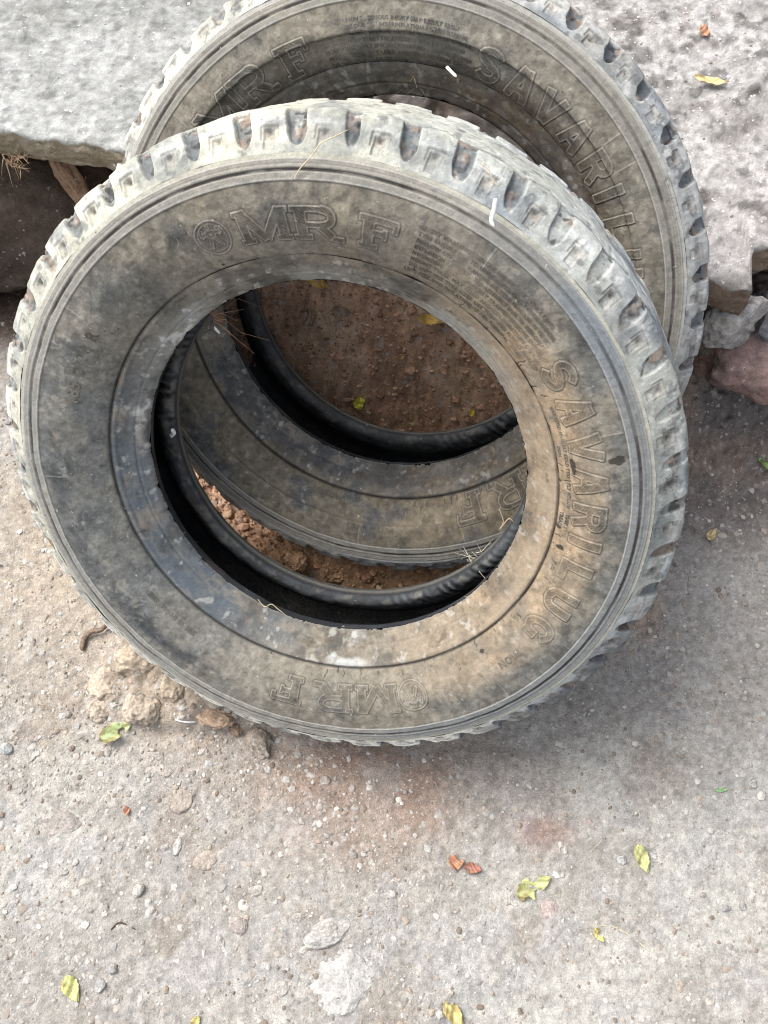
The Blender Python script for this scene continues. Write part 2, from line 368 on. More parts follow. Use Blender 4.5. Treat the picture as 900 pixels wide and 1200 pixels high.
def make_tyre(name, label, c, n, Rb, Rr, Rt, db, Wt, ph, notch0, seed, clamp=None, warm=True):
    n = np.array(n); n /= np.linalg.norm(n)
    e2 = np.array([0, 0, 1.])-n*n[2]; e2 /= np.linalg.norm(e2); e1 = np.cross(e2, n); c = np.array(c)
    Mx = np.stack([e1, e2, n], 1)
    base_l = np.array([0, -Rt, -Wt*.6]); root = bpy.data.objects.new(name, None); COL.objects.link(root)
    root.empty_display_size = .05
    m4 = Matrix([[*Mx[0], 0], [*Mx[1], 0], [*Mx[2], 0], [0, 0, 0, 1]]); m4.translation = Vector(c+Mx@base_l)
    root.matrix_world = m4
    tag(root, label, 'tyre')
    zc = -Wt/2
    def zr(r): return r
    half_bead = [(Rb, -db), (Rb+.002, -db+.005), (Rb+.009, -db+.012), (Rb+.021, -db+.022), (Rb+.034, -db+.032)]
    half_side = [(Rb+.034, -db+.032), (Rb+.047, -.0145), (Rb+.062, -.006), (Rr-.035, -.0005), (Rr-.015, .0005), (Rr, .0), (Rr+.016, -.004)]
    half_tread = [(Rr+.016, -.004), (Rr+.026, -.012), (Rt-.009, -.0225), (Rt-.0030, -.0275), (Rt, -.034), (Rt, -.05), (Rt-.001, zc)]
    mir = lambda P: [(r, -Wt-z) for r, z in P[::-1]]
    zi = -.012
    half_in = [(Rb, -db), (Rb+.0005, -db-.006), (Rb+.004, -db-.014), (Rb+.016, -db-.013), (Rb+.034, -db+.006), (Rb+.060, -.019), (Rr-.02, -.012), (Rr+.01, -.014), (Rt-.022, -.027), (Rt-.016, -.048), (Rt-.015, zc)]
    prof_front = resample(half_bead+half_side[1:], .001)[0]
    def surf_z(r):
        return np.interp(r, prof_front[:, 0], prof_front[:, 1])
    def place(R, Nn, H, th):                      # R rows (r,z), displacement H[row, th]
        rr = R[:, 0:1]+Nn[:, 0:1]*H; zz = R[:, 1:2]+Nn[:, 1:2]*H
        V = np.stack([rr*np.sin(th), rr*np.cos(th), zz+0*rr], -1)
        W = c+V@Mx.T
        if clamp is not None:                     # rubber pressed flat where it leans on the tyre behind
            cc, nn = clamp; d = (W-cc)@nn; W = W+np.clip(.0015-d, 0, .03)[..., None]*nn
        g = W[..., 2]; W[..., 2] = np.where(g < -.012, -.012, g)
        return (W-c)@Mx-base_l, rr, zz
    def emit(nm, R, Nn, H, th, cols, lab=None):
        V, rr, zz = place(R, Nn, H, th)
        o = link_mesh(nm, V.reshape(-1, 3), grid_faces(V.shape[0], V.shape[1], True), M_RUB, root, cols.reshape(-1, 3))
        if lab: o['label'] = lab
        return o
    thf = lambda N_: np.linspace(0, 2*math.pi, N_, endpoint=False)[None, :]
    deg = lambda t: (np.degrees(t)+180-ph) % 360-180   # tyre-own angle (0 = over the maker's name)
    wdeg = lambda t: (np.degrees(t)+180) % 360-180
    sx = seed*7.3
    P3 = lambda R, th, k: (R[:, 0:1]*np.sin(th)*k+sx, R[:, 0:1]*np.cos(th)*k, R[:, 1:2]*k+0*th)

    # ---- general sidewall colouring (dust over rubber)
    def side_cols(R, th, front=True):
        x, y, z = P3(R, th, 1.); w = wdeg(th)+0*x; r = R[:, 0:1]+0*x; rn = (r-Rb)/(Rr-Rb)
        C = np.ones(x.shape+(3,))*GREY*.88
        big = fbm(x*11, y*11, z*11, 4, 3); med = fbm(x*30, y*30, z*30, 4, 5); fin = fbm(x*110, y*110, z*110, 3, 6)
        C = mixc(C, [.125, .132, .13], ss(big, -.1, .7)*.7)
        C = mixc(C, [.245, .235, .205], ss(-big, .0, .8)*.6)
        C = mixc(C, [.185, .172, .142], ss(fbm(x*17, y*17, z*17, 5, 37), -.1, .6)*.5)
        if warm:
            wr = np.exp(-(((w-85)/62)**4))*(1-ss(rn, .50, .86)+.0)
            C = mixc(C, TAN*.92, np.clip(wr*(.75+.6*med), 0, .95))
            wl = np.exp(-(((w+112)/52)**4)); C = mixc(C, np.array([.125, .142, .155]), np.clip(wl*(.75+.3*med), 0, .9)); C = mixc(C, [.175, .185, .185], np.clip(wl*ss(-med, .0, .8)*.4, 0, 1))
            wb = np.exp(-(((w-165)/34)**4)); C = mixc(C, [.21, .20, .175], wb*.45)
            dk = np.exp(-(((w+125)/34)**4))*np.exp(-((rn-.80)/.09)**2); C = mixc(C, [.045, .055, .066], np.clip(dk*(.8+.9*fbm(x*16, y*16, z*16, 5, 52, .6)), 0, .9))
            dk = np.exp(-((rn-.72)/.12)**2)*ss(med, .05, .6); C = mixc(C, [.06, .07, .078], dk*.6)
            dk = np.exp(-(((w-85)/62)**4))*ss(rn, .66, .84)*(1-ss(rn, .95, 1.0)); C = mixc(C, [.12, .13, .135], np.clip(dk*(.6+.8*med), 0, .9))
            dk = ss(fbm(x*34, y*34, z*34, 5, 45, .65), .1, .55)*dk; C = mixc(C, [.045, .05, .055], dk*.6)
        else:
            wt = np.exp(-(((w+10)/60)**4)); C = mixc(C, [.22, .217, .195], wt*.5)
            bt = np.exp(-(((np.abs(w)-180)/75)**4)); C = mixc(C, [.15, .14, .115], bt*.75); C = mixc(C, [.075, .088, .105], np.clip(bt*(ss(-rn, -.35, -.1)*.9+ss(med, 0, .5)*.8), 0, .85)); C = mixc(C, [.22, .19, .145], np.exp(-(((w-135)/35)**4))*.6*(1-ss(rn, .8, 1)))
            C = mixc(C, [.14, .115, .09], np.exp(-(((w-35)/40)**4))*(1-ss(rn, .3, .6))*.8)
            dk = ss(med, .15, .7); C = mixc(C, [.09, .098, .105], dk*.4)
        dust2 = fbm(x*75, y*75, z*75, 5, 38, .7); C = C*(1+.30*dust2)[..., None]
        C = mixc(C, RUB*1.5, ss(fbm(x*30, y*30, z*30, 5, 39, .72), .25, .9)*.35)
        C = mixc(C, [.36, .35, .32], ss(fin, .35, .9)*.3); C = mixc(C, RUB*1.4, ss(-fin, .4, .9)*.35)
        C = C*np.array([.88, .83, .765]); C = .165*(C/.165)**1.08
        C = C*(1+.22*fbm(x*160, y*160, z*160, 3, 46))[..., None]
        sc_ = crack(x*26, y*26, z*26, 77, .012)*ss(med, -.1, .3); C = mixc(C, [.42, .41, .38], sc_*.35)
        return C
    # ---- front bead / chafer
    N1 = 2400; th = thf(N1)
    R, s, Nn = resample(half_bead, .0011)
    Nn = np.where((Nn[:, 1:2] < 0), -Nn, Nn)
    x, y, z = P3(R, th, 1.)
    t = (s/s[-1])[:, None]+0*th
    H = .0007*fbm(x*60, y*60, z*60, 3, 2)+.0002*np.sin(t*19)*(t > .15)
    rag = .0034*np.clip(fbm(np.sin(th)*34, np.cos(th)*34, 1., 5, 9, .7), -.2, 1)*np.exp(-t/.07); H = H-np.abs(rag)+.0006*ss(t, .42, .5)-.0007*np.exp(-((t-.41)/.02)**2)
    gv0 = .25+.75*ss(np.abs(wdeg(th)+0*t-10), 35, 75); H = H+gv0*(np.exp(-((t-.9)/.05)**2)*.0010-.0022*ss(t, .96, 1.))
    med = fbm(x*22, y*22, z*22, 4, 5); fin = fbm(x*120, y*120, z*60, 3, 6); st = .75*fbm(np.sin(th)*9, np.cos(th)*9, t*3.2, 5, 8)+.35*fbm(np.sin(th)*34, np.cos(th)*34, t*7, 3, 18)
    C = side_cols(R, th)*.92; w = wdeg(th)+0*x
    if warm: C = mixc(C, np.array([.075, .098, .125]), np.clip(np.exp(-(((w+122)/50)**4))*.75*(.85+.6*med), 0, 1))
    else: C = mixc(C, [.075, .085, .095], ss(st, -.3, .5)*.6)
    C = mixc(C, [.25, .21, .16], np.clip(ss(st, 0., .7)*.5, 0, 1))
    if warm:
        C = mixc(C, TAN*.85, np.exp(-(((w-85)/70)**4))*(.15+.45*ss(t, .3, .6))*np.clip(.8+.8*med, 0, 1))
        C = mixc(C, [.30, .31, .30], np.exp(-(((w+20)/75)**4))*np.clip(.45+.6*med, 0, 1)*(1-ss(t, .35, .85)))
        C = mixc(C, [.40, .41, .40], np.clip(np.exp(-(((w-178)/16)**4))*ss(fbm(x*45, y*45, z*45, 4, 15), -.1, .5), 0, .85))
        C = mixc(C, [.55, .56, .55], np.clip(np.exp(-(((w+45)/45)**4))*ss(st+fin*.5, .2, .8), 0, .6)*(1-ss(t, .5, .95)))
    C = mixc(C, [.075, .055, .04], ss(-st, .35, .8)*.6*(1-ss(t, .8, .9)))
    C = mixc(C, RUB, ss(-med, .2, .8)*.5); C = mixc(C, [.45, .45, .42], ss(fin, .45, .9)*.4)
    gvw = .25+.75*ss(np.abs(w-10), 35, 75); C = mixc(C, [.03, .028, .025], ss(t, .955, .99)*.8*gvw); C = mixc(C, [.25, .25, .23], np.exp(-(t/.05)**2)*.5)
    emit('bead', R, Nn, H, th, C, 'bead ring around the opening facing the viewer')
    # ---- front sidewall
    N1 = 2700; th = thf(N1)
    R, s, Nn = resample(half_side, .00082); Nn = np.where((Nn[:, 1:2] < 0), -Nn, Nn)
    x, y, z = P3(R, th, 1.); r = R[:, 0:1]+0*th; a = deg(th)+0*r
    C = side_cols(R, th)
    H = .0008*fbm(x*30, y*30, z*30, 3, 12)+.00022*fbm(x*200, y*200, z*200, 2, 13)
    gv = .25+.75*ss(np.abs(wdeg(th)+0*r-10), 35, 75); H = H-.0022*gv*np.exp(-((r-(Rb+.034))/.0018)**2)
    # double moulded band with a dark groove
    q = r-(Rr+.0035)
    band = ss(q, -.0105, -.0095)*(1-ss(q, .0074, .0084))
    H = H+.0006*band+.0006*np.exp(-((q+.0098)/.0007)**2)+.0006*np.exp(-((q-.0079)/.0007)**2)
    gr = bump(q, -.0026, .0002, .0006); H = H-.0024*gr+.0014*np.exp(-((q+.0012)/.0006)**2)
    H = H-.0005*np.exp(-((q-.0038)/.0006)**2)
    C = mixc(C, GREY*1.25 if warm else GREY*1.0, ss(q, -.0110, -.0098)*.6)
    if warm: C = mixc(C, [.15, .16, .168], ss(wdeg(th)+0*r, 15, 45)*(1-ss(wdeg(th)+0*r, 150, 175))*ss(q, -.0110, -.0098)*.75)
    brk = ss(fbm(np.sin(th)*9, np.cos(th)*9, 3., 4, 33), -.5, .2)
    C = mixc(C, [.045, .04, .036], gr*(.35+.6*brk))
    C = mixc(C, [.42, .42, .39], np.exp(-((q+.0098)/.0007)**2)*.45+np.exp(-((q-.0079)/.0007)**2)*.4)
    C = mixc(C, [.05, .045, .04], np.exp(-((q+.0112)/.0006)**2)*.55+np.exp(-((q-.0093)/.0006)**2)*.5)
    C = mixc(C, [.03, .028, .025], np.exp(-((r-(Rb+.0345))/.0011)**2)*.8*gv)
    wlr = wdeg(th)+0*r
    if warm:
        C = mixc(C, CREAM*.95, ss(q, .0080, .0098)*np.clip(.75+.3*fbm(x*20, y*20, z*20, 3, 4), 0, 1))
        C = mixc(C, [.15, .19, .23], np.exp(-(((wlr-46)/9)**4))*bump(q, -.011, .009, .0006)*.35)
    else:
        C = mixc(C, [.33, .325, .30], ss(q, .0080, .0098)*.8)
    # letters
    Rm = Rr-.0465                                  # mid radius of the lettering
    for (ang, S_, key, xs_) in PLAIN_WORDS:
        da = (a-ang+180) % 360-180
        cols_ = np.where(np.abs(da[0]) < 7.5)[0]
        if not len(cols_): continue
        lx = np.radians(da[:, cols_])*Rm*1000/xs_; ly = (r[:, cols_]-Rm)*1000
        D = seg_sdf(lx, ly, S_[key])
        wear = .62+.38*ss(fbm(x[:, cols_]*25, y[:, cols_]*25, z[:, cols_]*25, 3, 44), -.45, .35)
        ridge = np.exp(-(D/.75)**2); ins = ss(-D, .3, 1.2)
        hat = .5+.5*np.sin((lx*.75+ly)*1.9)
        H[:, cols_] += (.0011*ridge+ins*(.00045+.0003*hat))*wear-.00035*np.exp(-((D-1.4)/.6)**2)
        Cc = C[:, cols_]
        Cc = mixc(Cc, Cc*(.42 if S_ is MRF and ang < 90 else .55), ins*(.62+.38*hat)*wear)
        Cc = mixc(Cc, [.055, .047, .04], np.exp(-((D-1.3)/.6)**2)*.85*wear)
        Cc = mixc(Cc, [.40, .39, .35], ridge*(.14 if warm else .32)*wear)
        C[:, cols_] = Cc
    # round maker's emblem: two rings round a strong man with raised arms
    for ang in (-28., 150.6):
        da = (a-ang+180) % 360-180; ci = np.where(np.abs(da[0]) < 5)[0]
        lx = np.radians(da[:, ci])*Rm*1000; ly = (r[:, ci]-Rm)*1000+1; d = np.hypot(lx, ly)
        f = seg_sdf(lx, ly, [(-7, -10, -2, 0, 1.6), (7, -10, 2, 0, 1.6), (-4, 6, 4, 6, 2), (-4, 6, -1, 0, 2), (4, 6, 1, 0, 2), (-5, 6, -10, 3, 1.4), (5, 6, 10, 3, 1.4), (-10, 3, -8, 10, 1.4), (10, 3, 8, 10, 1.4), (-1.5, 11, 1.5, 11, 1.8)])
        ridge = np.exp(-((d-17.5)/.7)**2)+.8*np.exp(-((d-14.2)/.6)**2)+.9*np.exp(-(f/.6)**2)
        ticks = bump(d, 15, 17, .3)*(.5+.5*np.sin(np.arctan2(ly, lx)*44))
        H[:, ci] += .0008*ridge+.0004*ticks
        C[:, ci] = mixc(C[:, ci], [.05, .043, .038], np.clip(.35*ss(17-d, 0, 1)*(1 if ang < 0 else .25)+.6*np.exp(-((d-18.6)/.6)**2)+.45*np.exp(-((f-1.1)/.5)**2)+.3*ticks, 0, 1))
        C[:, ci] = mixc(C[:, ci], [.36, .35, .31], np.clip(ridge*.3, 0, 1))
    # fine radial mould lines, cracks crossing the rim groove, stains
    rng = np.random.RandomState(seed)
    for _ in range(34 if warm else 24):
        a0 = rng.uniform(30, 190) if warm and rng.rand() < .75 else rng.uniform(-180, 180)
        if not warm: a0 = rng.uniform(100, 220)
        r0 = Rb+.034+rng.uniform(-.001, .01); ln = rng.uniform(.002, .009)
        da = ((wlr-a0+180) % 360-180)*math.pi/180*Rm+.002*fbm(r*200, 0*r+a0, 0, 2, 3)*1.
        m = np.exp(-(da/.0006)**2)*bump(r, r0, r0+ln, .001); H = H-.0008*m; C = mixc(C, [.03, .025, .02], m*.85)
    for a0 in ([25, 64, -62, -100, 130] if warm else [43, 49, -60, 150, 176, 120]):
        da = ((wlr-a0+180) % 360-180)*math.pi/180*Rm
        m = np.exp(-(da/.0006)**2)*bump(r, Rr-.03, Rr-.008, .002); H = H+.0004*m; C = mixc(C, [.4, .38, .34], m*.35)
    if warm:
        blobs = [(87, .252, .0035, .006), (88.5, .2475, .004, .0035), (92, .258, .003, .005), (75, .2475, .0022, .007), (128.6, .2622, .004, .004), (70.5, .2665, .011, .0022), (69, .31, .004, .006), (-30, .2525, .0022, .0015), (-62, .277, .0018, .0015), (-60, .268, .0014, .0012), (10.5, .2465, .0016, .0022)]
        for (a0, r0, wa, wr_) in blobs:
            da = ((wlr-a0+180) % 360-180)*math.pi/180*Rm
            d = np.hypot(da/wa, (r-r0)/wr_)+.7*fbm(x*130, y*130, z*130, 3, 51)
            C = mixc(C, [.028, .024, .02], (1-ss(d, .7, 1.0))*.9)
    ck = crack(x*14, y*14, z*14, 91, .010)*ss(fbm(x*6, y*6, z*6, 2, 92), .1, .4); C = mixc(C, [.07, .06, .05], ck*.5)
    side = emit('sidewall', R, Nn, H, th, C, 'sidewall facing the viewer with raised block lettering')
    # ---- tread with shoulder lugs
    full = half_tread+[((p-.005 if p > Rt-.012 else p), q_) for p, q_ in mir(half_tread)[1:]]
    R, s, Nn = resample(full, .0013); N2 = 2640; th = thf(N2)
    cen = np.array([Rr-.02, zc]); sg = np.sign(((R-cen)*Nn).sum(1))[:, None]; Nn = Nn*sg
    x, y, z = P3(R, th, 1.); S_ = s[:, None]+0*th; T_ = s[-1]
    PITCHN = 44; pd = 360/PITCHN
    adv = wdeg(th)+0*S_
    f = ((adv-notch0)/pd); fr = (f-np.floor(f+.5))     # -0.5..0.5, 0 = notch centre
    idx = np.mod(np.floor(f+.5), PITCHN).astype(int); rg = np.random.RandomState(seed+4)
    var = rg.uniform(.65, 1.2, PITCHN)[idx]; wv = rg.uniform(.85, 1.2, PITCHN)[idx]; jit = rg.uniform(-.5, .5, PITCHN)[idx]
    idp = np.mod(np.floor(f), PITCHN).astype(int); varp = rg.uniform(.45, 1.2, PITCHN)[idp]
    side_w = 1-.55*ss(adv, 14, 34)*(1-ss(adv, 70, 92)) if warm else 1+0*adv
    def relief(Sd, sign):
        mm = fr*pd*math.pi/180*Rt*1000+jit+(Sd*1000-20)*.12*sign   # mm from notch axis
        wN = 7.4*wv*(.72+.36*ss(Sd, .010, .024))
        u = 1-ss(np.abs(mm), wN-.8, wN+.7)
        start = .0070+.0050*np.clip(np.abs(mm)/wN, 0, 1)**2
        notch = u*ss(Sd, start-.0015, start+.0035)*(1-ss(Sd, .050, .060))
        depth = np.interp(Sd, [0, .006, .012, .022, .038, .05], [0, .0015, .006, .0100, .0075, .004])
        mp = (np.where(fr < 0, fr+1, fr)-.5)*pd*math.pi/180*Rt*1000
        pk = (1-ss(np.abs(mp), 8.4, 9.2))*bump(Sd, .0140, .0275, .0007)
        pk2 = (1-ss(np.abs(mp+.6), 4.6, 5.4))*bump(Sd, .0055, .0240, .0008)
        h = -notch*depth*var*side_w*.78-.0014*varp*pk-.0022*varp*pk2
        h = h-.0030*np.clip(1-np.hypot(mp, (Sd-.0215)*1000)/4.5, 0, 1)*varp
        lug = 1-np.abs(fr)*2                             # 0 at lug centre
        h = h+.0010*(1-lug)*ss(Sd, .02, .03)
        return h, notch, pk, pk2, mp, mm
    hA, nA, pA, qA, mpA, mmA = relief(S_, 1); hB, nB, pB, qB, mpB, mmB = relief(T_-S_, -1)
    H = np.where(S_ < T_/2, hA, hB); Nt = np.where(S_ < T_/2, nA, nB); Pk = np.where(S_ < T_/2, pA, pB); Pk2 = np.where(S_ < T_/2, qA, qB)
    Sd = np.minimum(S_, T_-S_)
    zig = (Sd-(.058+.006*(2*np.abs(fr)*2-1))); H = H-.0035*(1-ss(np.abs(zig), .002, .0032))
    H = H+.0009*fbm(x*25, y*25, z*25, 3, 61)+.0003*fbm(x*150, y*150, z*150, 3, 62)
    H = H-.0010*ss(fbm(x*70, y*70, z*70, 3, 63), .35, .8)*ss(Sd, .016, .03)
    med = fbm(x*18, y*18, z*18, 4, 64); fin = fbm(x*90, y*90, z*90, 4, 65); w = adv
    if warm:
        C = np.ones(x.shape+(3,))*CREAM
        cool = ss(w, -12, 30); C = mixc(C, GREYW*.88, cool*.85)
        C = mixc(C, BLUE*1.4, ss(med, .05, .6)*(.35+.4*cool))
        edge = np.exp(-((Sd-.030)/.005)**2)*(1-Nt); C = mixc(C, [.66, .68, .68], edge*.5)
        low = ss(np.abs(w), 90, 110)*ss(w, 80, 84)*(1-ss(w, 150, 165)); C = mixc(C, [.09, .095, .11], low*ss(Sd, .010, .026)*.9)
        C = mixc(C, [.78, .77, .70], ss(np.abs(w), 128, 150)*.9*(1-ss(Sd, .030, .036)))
    else:
        C = np.ones(x.shape+(3,))*np.array([.35, .35, .325])
        C = mixc(C, [.26, .27, .28], ss(w, 0, 50)*.7); C = mixc(C, BLUE*1.4, ss(med, .1, .7)*.5); C = mixc(C, [.46, .45, .38], (1-ss(w, -40, -10))*.7)
    ol = ss(fbm(x*10, y*10, z*10, 4, 68), -.3, .5); C = mixc(C, [.27, .275, .235] if warm else [.21, .21, .19], ol*.62)
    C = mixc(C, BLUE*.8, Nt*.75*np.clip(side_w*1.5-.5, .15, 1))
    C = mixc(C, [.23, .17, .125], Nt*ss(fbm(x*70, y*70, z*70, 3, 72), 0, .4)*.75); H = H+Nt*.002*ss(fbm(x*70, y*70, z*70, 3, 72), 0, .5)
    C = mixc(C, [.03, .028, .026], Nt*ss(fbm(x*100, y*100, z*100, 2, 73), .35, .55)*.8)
    cav = np.clip(Pk, 0, 1)*.25+np.clip(Pk2, 0, 1)*.2
    C = mixc(C, [.33, .29, .24], cav+.0); 
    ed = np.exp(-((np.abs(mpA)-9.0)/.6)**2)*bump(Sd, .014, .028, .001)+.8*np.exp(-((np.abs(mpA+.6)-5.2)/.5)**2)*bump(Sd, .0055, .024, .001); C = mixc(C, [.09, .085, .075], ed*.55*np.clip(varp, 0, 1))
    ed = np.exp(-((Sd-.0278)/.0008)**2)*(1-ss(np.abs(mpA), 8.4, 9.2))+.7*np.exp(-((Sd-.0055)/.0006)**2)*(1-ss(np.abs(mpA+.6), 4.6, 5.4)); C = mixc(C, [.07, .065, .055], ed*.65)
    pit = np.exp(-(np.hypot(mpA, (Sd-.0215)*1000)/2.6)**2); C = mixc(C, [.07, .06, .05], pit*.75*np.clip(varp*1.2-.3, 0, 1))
    C = C*(1+.26*fbm(x*80, y*80, z*80, 4, 69, .7))[..., None]
    C = mixc(C, RUB*1.5, ss(-fin, .3, .75)*.55); C = mixc(C, [.55, .55, .51], ss(fin, .35, .85)*.4)
    C = mixc(C, BLUE*.7, ss(fbm(x*16, y*16, z*16, 5, 70, .6), .15, .6)*.45)
    sk = np.clip(1-np.abs(fbm(x*34, y*34, z*34, 3, 71))/.018, 0, 1)*ss(med, -.2, .4); C = mixc(C, [.08, .075, .065], sk*.55); H = H-.0007*sk
    C = mixc(C, RUB*2, (1-ss(np.abs(zig), .002, .0032))*.7)
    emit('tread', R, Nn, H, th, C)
    # ---- back sidewall and bead, plain
    N3 = 720; th = thf(N3)
    R, s, Nn = resample(mir(half_side), .003); sg = np.sign(Nn[:, 1:2]); Nn = Nn*np.where(sg > 0, -1, 1)
    x, y, z = P3(R, th, 1.); q = R[:, 0:1]-(Rr+.0035)+0*th
    H = .0006*fbm(x*30, y*30, z*30, 3, 12)-.002*np.exp(-(q/.002)**2)
    C = np.ones(x.shape+(3,))*np.array([.13, .125, .115]); C = mixc(C, [.25, .23, .19], ss(fbm(x*20, y*20, z*20, 4, 5), -.1, .7)*.7)
    emit('sidewall', R, Nn, H, th, C, 'sidewall turned away from the viewer')
    N3 = 1440; th = thf(N3)
    R, s, Nn = resample(mir(half_bead), .0015); sg = np.sign(Nn[:, 1:2]); Nn = Nn*np.where(sg > 0, -1, 1)
    x, y, z = P3(R, th, 1.)
    H = .0006*fbm(x*60, y*60, z*60, 3, 12)
    C = np.ones(x.shape+(3,))*np.array([.085, .09, .09]); C = mixc(C, [.19, .165, .12], ss(fbm(x*30, y*30, z*30, 4, 5), 0, .7)*.7)
    emit('bead', R, Nn, H, th, C, 'bead ring around the opening on the far side')
    # ---- inner liner
    loop = mir(half_in)[::-1]+half_in[::-1][1:]
    loop = [(r_, z_) for r_, z_ in loop]
    R, s, Nn = resample(loop, .0022); N3 = 1440; th = thf(N3)
    cen = np.array([Rr-.03, zc]); sg = np.sign(((cen-R)*Nn).sum(1)); Nn = Nn*sg[:, None]
    x, y, z = P3(R, th, 1.); S_ = s[:, None]+0*th; w = wdeg(th)+0*S_
    part = bump(S_, .012, .050, .003); rw = np.clip(np.exp(-(((w+82)/26)**4))+np.exp(-(((w-132)/26)**4)), 0, 1)*(.6+.5*fbm(np.sin(th)*12, np.cos(th)*12, 5., 2, 3))
    part = part*(1+.15*fbm(np.sin(th)*6, np.cos(th)*6, 2., 3, 3))
    rib = .5+.5*np.sin(np.radians(w)*128+S_*170+1.2*fbm(np.sin(th)*8, np.cos(th)*8, 1., 2, 6))
    edge = np.exp(-((S_-.004)/.003)**2)
    endm = ss(S_, .0, .003)*(1-ss(S_, s[-1]-.003, s[-1]))
    H = (.0006*fbm(x*40, y*40, z*40, 3, 2)+part*.0018*(rib**2)*rw*1.1+.0016*fbm(x*60, y*60, z*60, 5, 22, .6)*part)*endm
    C = np.ones(x.shape+(3,))*np.array([.020, .023, .028])
    C = mixc(C, [.06, .068, .075], ss(fbm(x*14, y*14, z*14, 4, 5), -.1, .6)*.6)
    C = mixc(C, [.125, .135, .14], np.clip(part, 0, 1)*(.45+.45*rib*rw)*(.6+.6*ss(fbm(x*30, y*30, z*30, 4, 25), -.4, .5))); C = mixc(C, [.17, .16, .14], np.clip(edge*.8, 0, 1))
    C = C*(1-.75*np.clip((1-rib)*rw*part*1.3, 0, 1))[..., None]; C = mixc(C, [.19, .18, .155], ss(fbm(x*80, y*80, z*80, 4, 17), .0, .7)*part*.6)
    C = mixc(C, [.11, .08, .06], ss(fbm(x*35, y*35, z*35, 4, 15), .25, .8)*.35)
    emit('inner_liner', R, Nn, H, th, C)
    # ---- small moulded text
    def text_to_arc(lines):
        Vs, Fs = [], []; off = 0
        for (txt, ang, r0, cap, inward, ext) in lines:
            cu = bpy.data.curves.new('t', 'FONT'); cu.body = txt; cu.size = cap/.72; cu.resolution_u = 2; cu.extrude = .0003; cu.offset = 0.0001*ext
            cu.space_character = 1.12
            ob = bpy.data.objects.new('t', cu); COL.objects.link(ob)
            bpy.context.view_layer.update(); dg = bpy.context.evaluated_depsgraph_get(); me = ob.evaluated_get(dg).to_mesh()
            V = np.array([v.co[:] for v in me.vertices])
            if len(V):
                # subdivide not needed: glyphs are small against the radius
                me.calc_loop_triangles(); F = np.array([t_.vertices[:] for t_ in me.loop_triangles])
                sgn = -1 if inward else 1
                rr = r0+sgn*V[:, 1]; tt = rad(ang+ph)+sgn*V[:, 0]/r0
                zz = surf_z(rr)+.00035+V[:, 2]+.0
                Vs.append(np.c_[rr*np.sin(tt), rr*np.cos(tt), zz]-base_l); Fs.append(F+off); off += len(V)
            ob.evaluated_get(dg).to_mesh_clear(); bpy.data.objects.remove(ob); bpy.data.curves.remove(cu)
        V = np.concatenate(Vs); F = np.concatenate(Fs)
        base = np.array([.115, .105, .088]) if warm else np.array([.10, .098, .088])
        col = np.ones((len(V), 3))*base*(1+.5*fbm(V[:, 0]*40, V[:, 1]*40, 0, 3, 8))[:, None]
        o = link_mesh('lettering', V, F, M_RUB, root, col, smooth=False); o['label'] = 'small moulded print on the sidewall'
    blk = ["SAFETY WARNING : SERIOUS INJURY MAY RESULT FROM",
           "TYRE FAILURE DUE TO UNDERINFLATION / OVERLOADING",
           "FOLLOW OWNERS MANUAL OR TYRE PLACARD IN VEHICLE",
           "EXPLOSION OF TYRE / RIM ASSEMBLY DUE TO IMPROPER",
           "MOUNTING. ONLY SPECIALLY TRAINED PERSONS SHOULD",
           "MOUNT TYRES. MAX LOAD AND COLD PRESSURE ON RIM",
           "DO NOT MIX TYRE SIZES. USE TUBE AND FLAP AS MARKED",
           "RIM SIZE AND INFLATION AS PER MANUFACTURER"]
    a0 = 12.3
    K = []
    for i, l in enumerate(blk): K.append((l, a0, Rr-.0265-i*.0066, .0039, False, 1))
    K += [("MAX LOAD SINGLE", 56, Rm-.024, .0034, False, 1), ("AT COLD TYRE", 66, Rm-.024, .0034, False, 1), ("DUAL", 66, Rm-.030, .0034, False, 1), ("PLY NYLON", 75, Rm-.024, .0036, False, 1), ("TUBE TYPE", 83, Rm-.024, .0036, False, 1), ("TREAD", 83, Rm-.030, .0036, False, 1),
          ("PLIES", 96, Rm-.024, .0034, False, 1), ("7/ION", 120.5, Rr-.048, .008, False, 1), ("185 D 78 R", -82, Rr-.049, .0125, False, 1), ("508 18 IH 8RC-SN8", -150, Rr-.060, .0058, False, 1)]
    text_to_arc(K)
    return root, c, n, e1, e2

c0, n0 = np.array([-.0684, .4915, .408]), np.array([-.2044, -.8151, .5420])
c1, n1 = np.array([-.0019, .7370, .4179]), np.array([-.2241, -.7655, .6031])
tyA = make_tyre('tyre', 'worn dusty truck tyre in front, nearest to the viewer, leaning back on the other tyre', c0, n0, .2146, .3289, .3768, .056, .198, 0., -1.8, 1, clamp=(c1, n1/np.linalg.norm(n1)))
tyB = make_tyre('tyre', 'grey worn truck tyre behind, leaning on the concrete edge, half hidden by the front tyre', c1, n1, .2242, .3248, .3650, .060, .245, -36., 31.7, 2, warm=False)
def on_tyre(k, px, py, off=0.):                    # point on the facing side of a tyre
    _, c, n, e1, e2 = (tyA, tyB)[k]; d = ray(px, py); s = ((c+n*off-CAM)@n)/(d@n); return CAM+d*s

